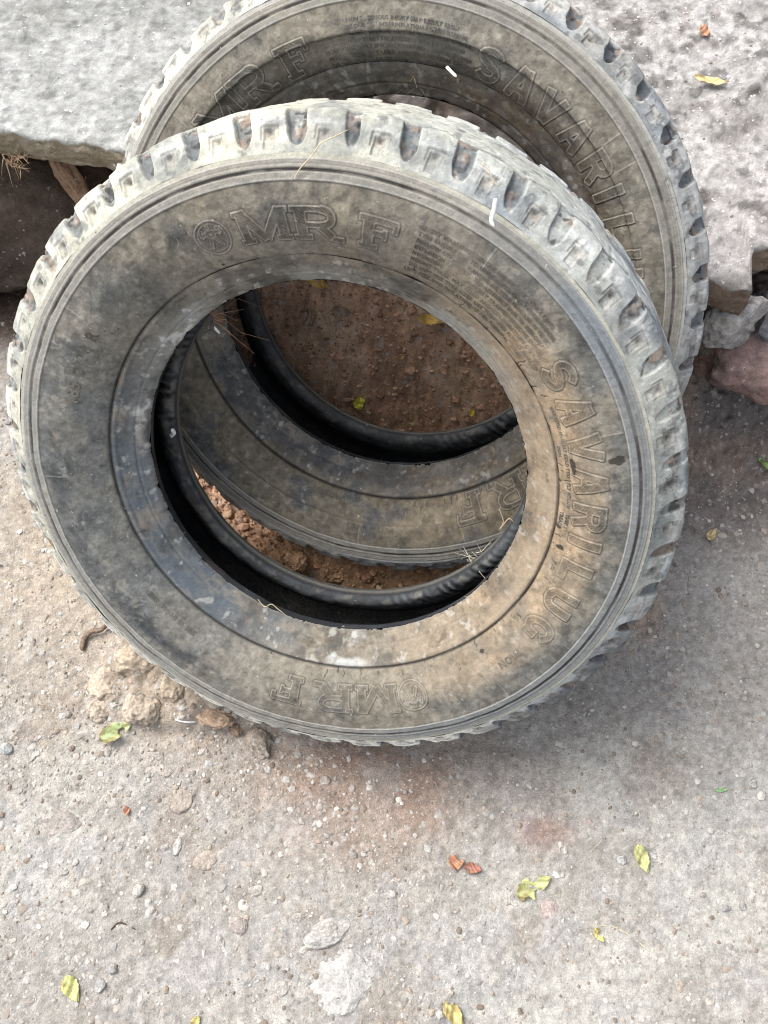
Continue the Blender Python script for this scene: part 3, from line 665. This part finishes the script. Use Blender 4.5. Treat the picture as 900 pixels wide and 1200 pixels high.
# ------------------------------------------------------------------ loose grit
rng = np.random.RandomState(3)
def scatter(name, pts, sizes, cols, kindl, sub=1, flat=1., sm=False):
    V0, F0 = ICO[sub]; V0 = V0[:, :]; n = len(pts); nv = len(V0)
    A = rng.normal(size=(n, nv))*.13+1
    V = V0[None]*A[..., None]
    sc3 = sizes[:, None]*np.stack([rng.uniform(.7, 1.25, n), rng.uniform(.7, 1.25, n), rng.uniform(.4, .8, n)*flat], -1)
    V = V*sc3[:, None, :]*.5; an = rng.uniform(0, 6.28, n); ca, sa = np.cos(an), np.sin(an)
    Vx = V[..., 0]*ca[:, None]-V[..., 1]*sa[:, None]; Vy = V[..., 0]*sa[:, None]+V[..., 1]*ca[:, None]
    V = np.stack([Vx, Vy, V[..., 2]], -1)+pts[:, None, :]
    F = (F0[None]+(np.arange(n)*nv)[:, None, None]).reshape(-1, 3)
    o = link_mesh(name, V.reshape(-1, 3), F, M_GRIT, cols=np.repeat(cols, nv, 0), smooth=sm); o['kind'] = 'stuff'; o['label'] = kindl; return o
n = 30000
gxp = rng.uniform(-.72, .72, n); gyp = rng.uniform(-.08, .92, n)
dens = .35+.65*ss(fbm(gxp*6, gyp*6, 0, 3, 99), -.4, .5)*(1.2-ss(gxp, -.1, .35)*.75)
keep = rng.rand(n) < np.clip(dens, .15, 1); gxp, gyp = gxp[keep], gyp[keep]; n = len(gxp)
sz = np.clip(.0014+rng.exponential(.0016, n), 0, .011)
gz = G(gxp, gyp)+sz*.06
tone = rng.uniform(.55, 1.3, n)[:, None]
cc = np.where((rng.rand(n) < .55)[:, None], np.array([.38, .36, .335]), np.array([.27, .225, .185]))*tone
sw = (soil(gxp, gyp)*(1-ss(gxp, .28, .36)))[:, None]; cc = cc*(1-sw)+sw*np.where((rng.rand(n) < .2)[:, None], np.array([.40, .29, .2]), np.array([.2, .13, .09]))*tone
scatter('gravel', np.c_[gxp, gyp, gz], sz, cc, 'fine grit and tiny pebbles over the packed dirt')
n = 9000; ex = rng.uniform(-.62, .6, n); ey = rng.uniform(-.06, .66, n)
pr = np.clip(.10+.55*ss(-ex, -.12, .30)*(1.1-ey)+.5*ss(fbm(ex*9, ey*9, 0, 3, 88), .1, .7), 0, 1)*(1-soil(ex, ey))
kp = rng.rand(n) < pr*.62; ex, ey = ex[kp], ey[kp]; n = len(ex)
sz = np.clip(.0035+rng.exponential(.0024, n), 0, .013)
cc = np.where((rng.rand(n) < .6)[:, None], np.array([.345, .335, .315]), np.array([.30, .27, .24]))*rng.uniform(.75, 1.12, n)[:, None]
scatter('small_stones', np.c_[ex, ey, G(ex, ey)-sz*.06], sz, cc, 'small pale stones trodden flat into the packed dirt', 2, .7)
# brown crumbs of earth behind and between the tyres
n = 12000; ex = rng.uniform(-.33, .34, n); ey = rng.uniform(.50, .96, n); sz = np.clip(.0015+rng.exponential(.0024, n), 0, .018)
mt = np.clip(mound(ex, ey)/.03, 0, 1)[:, None]
cc = (np.array([.33, .205, .14])*(1-mt)+mt*np.array([.36, .21, .12]))*rng.uniform(.55, 1.25, n)[:, None]
tn = rng.rand(n) < .05; cc[tn] = np.array([.38, .27, .17])
scatter('soil_crumbs', np.c_[ex, ey, G(ex, ey)+sz*.1], sz, cc, 'brown crumbs of loose earth behind and between the tyres')

# grit lying on the rough pavement
n = 2600; ex = rng.uniform(.25, .85, n); ey = rng.uniform(.84, 1.5, n); kp = ey > edge_y(ex)+.01; ex, ey = ex[kp], ey[kp]; n = len(ex)
sz = np.clip(.001+rng.exponential(.0012, n), 0, .008); gz = HP+.0075*fbm(ex*9, ey*9, 0, 4, 15)+.0075*.35*fbm(ex*60, ey*60, 0, 3, 18)
scatter('pavement_grit', np.c_[ex, ey, gz], sz, np.where((rng.rand(n) < .6)[:, None], np.array([.48, .45, .43]), np.array([.20, .17, .15]))*rng.uniform(.7, 1.2, n)[:, None], 'loose grit on the rough cement pavement')

# ------------------------------------------------------------------ single stones
PG, PG2 = (.34, .33, .31), (.28, .265, .245)
ST = [ # px, py, w, l, h, rot, label, kwargs
 (383, 1093, .062, .033, .022, 24, 'elongated pale stone lying just above the big flat stone at the bottom', dict(c=(.35, .34, .32), c2=(.31, .295, .27), ang=.25, sub=5, sink=.62, rough=.05)),
 (398, 1148, .082, .088, .020, 10, 'big flat pale stone set in the dirt at the bottom centre', dict(c=(.375, .37, .35), c2=(.32, .31, .29), ang=.2, sub=5, sink=.70, rough=.05)),
 (8, 878, .015, .017, .012, 20, 'small grey stone with a dark edge at the left picture edge', dict(c=(0.328, 0.344, 0.344), c2=(.33, .34, .33), sink=.3)),
 (38, 881, .013, .028, .008, 6, 'long narrow pale stone next to the small grey stone on the left', dict(c=PG, c2=PG2, sink=.55)),
 (163, 1043, .014, .017, .012, -20, 'pale round pebble alone on bare dirt, lower left', dict(c=(0.369, 0.353, 0.328), c2=(.38, .36, .33), sink=.25, ang=.3)),
 (80, 838, .010, .010, .009, 10, 'little whitish pebble left of the earth heap and the torn green leaf', dict(c=(0.361, 0.336, 0.295), c2=PG2, sink=.25)),
 (118, 1155, .014, .018, .010, -10, 'larger grey pebble beside the yellow leaf at the bottom left', dict(c=(0.328, 0.328, 0.320), c2=PG2, sink=.4)),
 (132, 1135, .014, .012, .010, 10, 'grey cracked pebble just above the larger grey pebble, bottom left', dict(c=(0.295, 0.295, 0.295), c2=PG2, sink=.4)),
 (300, 1045, .022, .013, .009, 0, 'flat cream pebble upper left of the elongated pale stone', dict(c=(0.344, 0.320, 0.287), c2=PG2, sink=.5)),
 (279, 1084, .024, .026, .012, 30, 'rounded tan pebble between the cream pebble and the elongated stone', dict(c=(0.303, 0.271, 0.246), c2=PG2, sink=.5)),
 (258, 1104, .012, .018, .007, 20, 'narrow grey pebble just below the rounded tan pebble', dict(c=PG, c2=PG2, sink=.5)),
 (208, 992, .011, .024, .008, -14, 'tall pale chip at the right of a pair above the round pebble', dict(c=(0.377, 0.369, 0.353), c2=PG2, sink=.45)),
 (195, 993, .014, .010, .007, 10, 'small square pale chip at the left of a pair', dict(c=(0.353, 0.336, 0.312), c2=PG2, sink=.45)),
 (64, 962, .070, .042, .010, -18, 'broad flat pale stone mostly buried in the dirt on the left', dict(c=(0.271, 0.250, 0.230), c2=(.29, .265, .24), sink=.84, sub=5, ang=.3)),
 (208, 936, .044, .040, .012, 10, 'flat tan stone buried below the earth heap', dict(c=(.30, .262, .228), c2=(.28, .25, .22), sink=.80, ang=.6)),
 (240, 1009, .034, .026, .010, 30, 'flat tan stone buried right of the pair of pale chips', dict(c=(0.312, 0.271, 0.238), c2=(.35, .31, .27), sink=.68, ang=.3)),
 (643, 1066, .024, .025, .009, 0, 'pale pinkish pebble right below the torn yellow green leaf', dict(c=(0.328, 0.271, 0.254), c2=(.37, .32, .30), sink=.6, ang=.3)),
 (728, 1008, .013, .012, .008, 0, 'small whitish chip left of the upright yellow leaf', dict(c=(0.369, 0.369, 0.369), c2=PG2, sink=.3)),
 (766, 1003, .012, .006, .005, -38, 'thin white chip right of the upright yellow leaf', dict(c=(0.410, 0.410, 0.402), c2=(.45, .44, .42), sink=.3)),
 (692, 965, .008, .018, .004, 35, 'slim pinkish sliver of stone in the dirt right of centre', dict(c=(0.344, 0.287, 0.271), c2=PG2, sink=.5)),
 (883, 919, .012, .012, .008, 0, 'small pale pebble near the right edge beside the tiny green leaf', dict(c=(0.328, 0.328, 0.320), c2=PG2, sink=.45)),
 (850, 1064, .014, .010, .008, 0, 'grey pebble in the lower right, left of its pair', dict(c=(0.312, 0.312, 0.312), c2=PG2, sink=.45)),
 (870, 1062, .009, .012, .008, 0, 'grey pebble in the lower right, right of its pair', dict(c=(0.295, 0.295, 0.295), c2=PG2, sink=.45)),
 (663, 1113, .014, .014, .006, 20, 'dull tan pebble in the dirt near the bottom, right of the flat stone', dict(c=(0.303, 0.279, 0.254), c2=PG2, sink=.6)),
 (305, 873, .036, .043, .028, 35, 'pointed grey brown stone against the bottom of the front tyre', dict(c=(0.271, 0.226, 0.184), c2=(.36, .33, .30), sink=.3, ang=.8, pc=10, sub=5)),
 (381, 915, .014, .015, .008, 0, 'cream pebble in the reddish dirt right of the pointed stone', dict(c=(0.328, 0.295, 0.262), c2=PG2, sink=.5)),
 (200, 905, .020, .008, .006, 40, 'stick shaped tan stone chip below the white strip', dict(c=(0.312, 0.279, 0.246), c2=PG2, sink=.5)),
 (185, 886, .016, .012, .007, 0, 'pale pebble just below the torn green leaf', dict(c=(0.328, 0.303, 0.279), c2=PG2, sink=.5)),
 (75, 1022, .013, .010, .006, 0, 'pale flat chip on the left, above a pebble cluster', dict(c=(0.336, 0.320, 0.295), c2=PG2, sink=.5)),
 (38, 1070, .026, .020, .008, 0, 'flat grey stone buried near the lower left edge', dict(c=(0.320, 0.312, 0.291), c2=PG2, sink=.65)),
 (350, 1075, .018, .012, .008, 0, 'cream pebble just left of the elongated pale stone', dict(c=(0.344, 0.320, 0.287), c2=PG2, sink=.5)),
 (330, 1158, .018, .018, .008, 0, 'pale angular pebble left of the big flat stone', dict(c=(0.336, 0.320, 0.295), c2=PG2, sink=.5)),
]
for i, (px, py, w, l, h, rt, lab, kw) in enumerate(ST):
    kw = dict(kw); kw.setdefault('sub', 4)
    ground_rock('stone' if max(w, l) > .02 else 'pebble', px, py, w, l, h, rt, 40+i, lab, 'stone' if max(w, l) > .02 else 'pebble', group='stones and pebbles on the dirt', **kw)
CL = [(165, 768, .075, .062, .045, 20, 'largest tan clod of earth touching the lower left of the front tyre', (.33, .27, .21)),
      (128, 800, .060, .055, .04, 50, 'tan clod at the left foot of the earth heap', (.32, .27, .215)),
      (165, 828, .055, .05, .035, 80, 'tan clod just above the torn green leaf', (.31, .265, .215)),
      (207, 802, .042, .058, .036, -10, 'rounded tan clod in the middle of the earth heap', (.33, .27, .205)),
      (118, 832, .040, .034, .026, 10, 'smallest tan clod at the lower left of the heap', (.31, .265, .215)),
      (228, 775, .040, .040, .030, -40, 'brown clod wedged under the tyre edge above the rounded one', (.30, .225, .165)),
      (252, 838, .055, .034, .026, -25, 'long brown clod under the tyre edge right of the white strip', (.30, .22, .16)),
      (277, 853, .022, .022, .016, 0, 'small dark brown clod under the tyre edge near the pointed stone', (.24, .17, .13))]
for i, (px, py, w, l, h, rt, lab, c) in enumerate(CL):
    p = at(px, py); tag(rock('soil_clod', p, (w, l, h), rad(rt), 90+i, tuple(k*1.3 for k in c), tuple(k*.8 for k in c), ang=.45, sub=5, rough=.10, sink=.62, mat=M_LUMP), lab, 'clod', 'clods of earth around the tyres')
for i, (px, py, w, c, lab) in enumerate([(396, 676, .03, (.42, .27, .16), 'tan earth clod between the tyres at the middle of the gap'), (345, 655, .034, (.40, .25, .15), 'tan earth clod between the tyres left of the middle'),
    (318, 628, .028, (.38, .24, .14), 'rusty earth clod high on the earth between the tyres'), (300, 612, .026, (.40, .26, .15), 'small earth clod between the tyres near the left bead'), (262, 585, .02, (.46, .32, .18), 'lone yellowish earth clod at the left end of the gap'), (430, 676, .024, (.30, .17, .11), 'reddish earth clod between the tyres right of the middle')]):
    d = ray(px, py-4); q = CAM+d*((.545-.15*((px-450)/1000.)+.0)/d[1]); z0 = float(G(q[0], q[1])); q[2] = min(q[2], z0+.02)
    tag(rock('soil_clod', (q[0], q[1], q[2]), (w, w*.9, w*.8), i, 120+i, c, tuple(k*.7 for k in c), ang=.4, sub=5, rough=.2, sink=.5, mat=M_LUMP), lab, 'clod', 'clods of earth around the tyres')

# ------------------------------------------------------------------ leaves
def px_seed(P): return float(P[0]*37+P[1]*53)
def mat_leaf(c): return plain('leaf_tissue', c, .6, var=.22, sc_=260)
def leaf(P, L_, W_, rot, c, label, curl=.15, bites=(), lift=.002, tilt=(0, 0), fold=.25, tip=1.4, seed=0):
    nu, nv = 34, 14
    u = np.linspace(0, 1, nu)[:, None]; v = np.linspace(-1, 1, nv)[None, :]
    wd = (np.sin(np.pi*u**(1/tip))**.8)*.5*W_+.0004
    wd = wd*(1+.05*np.sin(u*40+seed))
    X_ = (u-.5)*L_+0*v; Y_ = wd*v
    Z_ = fold*1.3*np.abs(Y_)+curl*1.4*L_*((u-.5)*2)**2*.5+.10*W_*np.sin(u*9+v*2+seed)+.05*W_*np.sin(u*23+v*5)
    V = np.stack([X_, Y_, Z_], -1).reshape(-1, 3); F = grid_faces(nu, nv)
    cen = V[F].mean(1); k = np.ones(len(F), bool)
    for (bu, bv, br) in bites:
        k &= np.hypot(cen[:, 0]-(bu-.5)*L_, cen[:, 1]-bv*W_*.5) > br*W_
    uu = (u+0*v).ravel(); vv = (v+0*u).ravel(); c = np.array(c)
    lc = np.ones((len(uu), 3))*c*(.9+.25*fbm(uu*5, vv*2+seed*3, 0, 3, 7))[:, None]
    vein = np.exp(-(vv/.10)**2)+.5*np.exp(-((np.mod(uu*7+np.abs(vv)*1.2, 1)-.5)/.10)**2); lc = mixc(lc, c*.55+.22, np.clip(vein*.4, 0, 1))
    br = ss(fbm(uu*4+px_seed(P), vv*1.5, 0, 3, 9)+.35*np.abs(vv)+.5*np.abs(uu-.5), .45, .85); lc = mixc(lc, [.20, .12, .05], br*.65)
    o = link_mesh('leaf', V, F[k], M_LEAF, cols=lc); md = o.modifiers.new('thickness', 'SOLIDIFY'); md.thickness = .0004
    o.rotation_euler = (tilt[0], tilt[1], rad(rot)); o.location = (P[0], P[1], P[2]+lift)
    return tag(o, label, 'leaf', 'fallen leaves')
def glf(px, py, *a, **k): return leaf(at(px, py), *a, **k)
YG, YL, DRY, ORG, GRN = (.36, .38, .16), (.42, .38, .14), (.44, .34, .16), (.36, .17, .10), (.20, .36, .11)
glf(138, 858, .048, .024, 30, (.30, .37, .17), 'torn green leaf with a dark hole at the foot of the earth heap', bites=[(.62, -.35, .22), (.72, .8, .2)], curl=.1, lift=.005)
glf(625, 1040, .050, .026, 28, YG, 'bitten yellow green leaf on the dirt at lower right of the front tyre', bites=[(.62, .9, .28), (.55, -.95, .3), (.2, -.9, .2)], curl=.15)
glf(752, 1007, .036, .017, -75, YG, 'upright pointed yellow leaf between two white chips', curl=.08)
glf(85, 1159, .034, .019, -55, (.42, .42, .16), 'oval yellow leaf at the bottom left', curl=.1)
glf(532, 1189, .034, .018, -52, YL, 'yellow leaf cut by the bottom picture edge', bites=[(.1, .6, .2)], curl=.1)
glf(833, 628, .024, .012, 50, (.46, .38, .20), 'small dry yellow leaf on the packed dirt right of the front tyre', curl=.25)
glf(899, 540, .034, .026, 68, GRN, 'fresh green leaf at the right picture edge', curl=.1)
glf(845, 926, .016, .005, 5, (.18, .40, .20), 'tiny narrow green leaf on the dirt far right', curl=.1)
glf(701, 1096, .018, .009, -60, (.55, .50, .16), 'small curled yellow leaf beside a thin grass stem', bites=[(.5, .9, .4)], curl=.5)
glf(535, 1011, .020, .018, 15, ORG, 'crumpled orange leaf scrap, left one of two', bites=[(.8, .5, .25)], curl=.3, seed=2)
glf(554, 1018, .022, .013, -10, (.33, .14, .10), 'pointed orange leaf scrap, right one of two', curl=.2, seed=4)
glf(149, 951, .012, .008, -70, ORG, 'tiny rust coloured leaf scrap on the left dirt', curl=.4)
glf(230, 1197, .014, .010, 60, YL, 'tip of a yellow leaf at the bottom edge, left of centre', curl=.1)
def plf(px, py, *a, **k):
    d = ray(px, py); P = CAM+d*((HP-CAMH)/d[2]); P[2] += .004; return leaf(P, *a, **k)
plf(831, 101, .048, .014, -14, (.52, .42, .20), 'long curved dry yellow leaf on the pavement behind the rear tyre', curl=.2, fold=.4)
plf(824, 43, .026, .015, -82, (.42, .22, .14), 'orange leaf scrap on the pavement at the top right', curl=.25)
HL = [(375, 338, .038, .014, -32, (.52, .34, .09), 'ochre curled leaf at the top of the opening in the tyres'), (505, 381, .038, .014, -8, (.52, .34, .08), 'ochre leaf under the upper right rim of the opening'),
      (420, 478, .026, .018, 60, (.55, .52, .06), 'bright yellow leaf standing at the lower rim of the rear tyre opening'), (551, 489, .015, .011, 60, (.58, .42, .05), 'small golden leaf at the lower right rim of the rear opening'),
      (365, 381, .028, .024, -60, (.20, .145, .10), 'dull brown dead leaf, left one on the dark soil'), (401, 373, .026, .016, -10, (.21, .155, .11), 'dull brown crumpled leaf, right one on the dark soil'),
      (470, 424, .014, .009, 40, (.34, .22, .09), 'small brown leaf scrap in the middle of the dark soil'), (552, 424, .018, .009, 65, (.36, .21, .11), 'pale brown curled leaf scrap at the right of the dark soil')]
for i, (px, py, l, w, rt, c, lab) in enumerate(HL): glf(px, py, l, w, rt, c, lab, curl=.35, lift=.012, tilt=(rad(38), 0), seed=i)

# ------------------------------------------------------------------ straws, twigs, strips
def tube(name, P, r, mat, label, cat, flat=1.):
    P = np.array(P, float); Q = []
    for i in range(len(P)-1):
        p0 = P[max(i-1, 0)]; p1 = P[i]; p2 = P[i+1]; p3 = P[min(i+2, len(P)-1)]
        for t in np.linspace(0, 1, 8, endpoint=False): Q.append(.5*((2*p1)+(-p0+p2)*t+(2*p0-5*p1+4*p2-p3)*t*t+(-p0+3*p1-3*p2+p3)*t**3))
    Q.append(P[-1]); Q = np.array(Q); T_ = np.gradient(Q, axis=0); T_ /= np.linalg.norm(T_, axis=1)[:, None]+1e-9
    up = np.array([.1, -.4, .9]); A = np.cross(T_, up); A /= np.linalg.norm(A, axis=1)[:, None]; B = np.cross(A, T_)
    k = 6; an = np.arange(k)*2*math.pi/k; tp_ = np.interp(np.linspace(0, 1, len(Q)), [0, .08, .85, 1], [.5, 1, .9, .3])[:, None, None]
    V = Q[:, None, :]+tp_*r*(np.cos(an)[None, :, None]*A[:, None, :]+flat*np.sin(an)[None, :, None]*B[:, None, :])
    o = link_mesh(name, V.reshape(-1, 3), grid_faces(len(Q), k, True), mat); return tag(o, label, cat)
M_STRAW = plain('straw', (.50, .42, .28), .7); M_WHITE = plain('bleached_strip', (.72, .73, .72), .6, var=.06); M_BARK = plain('bark', (.075, .052, .04), .9); M_ROOT = plain('root', (.40, .30, .20), .9)
ontop = lambda k, pts, off: [on_tyre(k, x, y, off) for x, y in pts]
tube('white_strip', ontop(0, [(581, 232), (579, 245), (576, 258), (579, 265)], .010), .0022, M_WHITE, 'bleached white strip stuck on the upper right of the front tyre tread', 'strip', .35)
tube('white_strip', [on_tyre(1, x, y, .008) for x, y in [(523, 78), (529, 84), (535, 90)]], .0020, M_WHITE, 'short white strip on the rear tyre sidewall near its print', 'strip', .4)
tube('white_strip', [on_tyre(1, x, y, -.045) for x, y in [(246, 378), (251, 384), (258, 391)]], .0022, M_WHITE, 'small white strip inside the opening at its upper left', 'strip', .4)
tube('white_strip', [at(205, 843), at(218, 846), at(230, 846)], .0016, M_WHITE, 'white strip on the dirt under the lower left tyre edge', 'strip', .6)
tube('grass_root', ontop(0, [(345, 210), (352, 197), (366, 182), (376, 168), (392, 160), (408, 152)], .003), .0006, M_STRAW, 'thin dry root caught over the top tread of the front tyre', 'root')
tube('straw', ontop(0, [(560, 190), (572, 198), (578, 212), (584, 218)], .002), .0006, M_STRAW, 'wispy straw on the tread just above the white strip', 'straw')
tube('straw_wisp', [at(700, 1085), at(718, 1086), at(735, 1094), at(752, 1107), at(760, 1113)], .0006, M_STRAW, 'thin curved dry grass stem on the dirt at lower right', 'stem')
tube('straw_wisp', [at(690, 1000), at(705, 985), at(722, 1005)][:2], .0004, M_STRAW, 'very short straw stalk on the dirt near the whitish chip', 'stem')
tube('twig', [at(96, 762, .004), at(99, 748, .006), at(108, 740, .010), at(118, 738, .011), at(128, 729, .014)], .0040, plain('twig_bark', (.16, .12, .09), .9, var=.6, sc_=400), 'rough dark bark twig bent against the left of the earth heap', 'twig')
tube('twig', [at(130, 1090), at(138, 1082), at(147, 1083), at(160, 1090)], .0013, M_BARK, 'thin curved dark twig on the lower left dirt', 'twig')
tube('wire', ontop(0, [(302, 702), (310, 711), (318, 708), (326, 714), (334, 720)], -.045), .0005, M_STRAW, 'frayed thread hanging at the lower left inner rim of the front tyre', 'thread')
q = [on_tyre(0, x, y, -.13) for x, y in [(585, 596), (590, 611), (586, 620), (596, 608), (602, 612)]]
tube('straw', q, .0008, M_STRAW, 'bent dry straw hanging across the inner right rim', 'straw')
for (px, py, w, lab) in [(199, 511, .007, 'white flake on the dark inner side of the front tyre')]:
    P = on_tyre(0, px, py, -.12); tube('white_flake', [P, P+np.array([.006, .0, .007]), P+np.array([.004, .003, .012])], .003, M_WHITE, lab, 'flake', .25)
def tuft(name, P, n, spread, r, mat, label, cat, seed, dirn=(0, 0, -1), ln=.03):
    rg = np.random.RandomState(seed); Vs, Fs, off = [], [], 0
    for _ in range(n):
        p0 = P+rg.normal(size=3)*spread; d1 = np.array(dirn)+rg.normal(size=3)*.6; d2 = d1+rg.normal(size=3)*.7
        Q = np.array([p0, p0+d1*ln*.4, p0+d2*ln*.8]); T_ = np.gradient(Q, axis=0)
        A = np.cross(T_, [.3, .2, 1]); A /= np.linalg.norm(A, axis=1)[:, None]+1e-9; B = np.cross(A, T_); B /= np.linalg.norm(B, axis=1)[:, None]+1e-9
        an = np.arange(4)*math.pi/2; w = np.array([1, .8, .25])[:, None, None]*r*rg.uniform(.5, 1.3)
        V = Q[:, None, :]+w*(np.cos(an)[None, :, None]*A[:, None, :]+np.sin(an)[None, :, None]*B[:, None, :])
        Vs.append(V.reshape(-1, 3)); Fs.append(grid_faces(3, 4, True)+off); off += 12
    o = link_mesh(name, np.concatenate(Vs), np.concatenate(Fs), mat); return tag(o, label, cat)
d = ray(12, 186); P = CAM+d*(1.088/d[1])
tuft('root_tuft', P, 34, .007, .0008, M_ROOT, 'frayed tan roots poking out under the concrete slab at far left', 'roots', 3, (.5, -.1, -.8), .014)
tuft('straw_wisp', on_tyre(0, 252, 368, -.05), 16, .005, .0006, plain('brown_fibre', (.16, .09, .05), .9), 'brown fibres caught behind the bead above the small white strip', 'dry grass', 5, (.3, -.2, -.5), .03)
tuft('straw_wisp', on_tyre(0, 560, 660, -.150), 24, .006, .0008, plain('pale_straw', (.55, .50, .38), .8), 'small tuft of pale straw lodged inside the front tyre at lower right', 'straw', 6, (.2, 0, .3), .02)
tuft('straw_wisp', on_tyre(0, 590, 707, -.052), 20, .007, .0006, M_STRAW, 'scattered straw bits on the lower right bead of the front tyre', 'straw', 9, (.5, -.1, .2), .025)
tuft('straw_wisp', on_tyre(1, 478, 98, -.05), 7, .006, .0003, M_STRAW, 'pale fibres hanging at the top rim of the rear tyre', 'fibres', 7, (.3, -.1, -.2), .025)
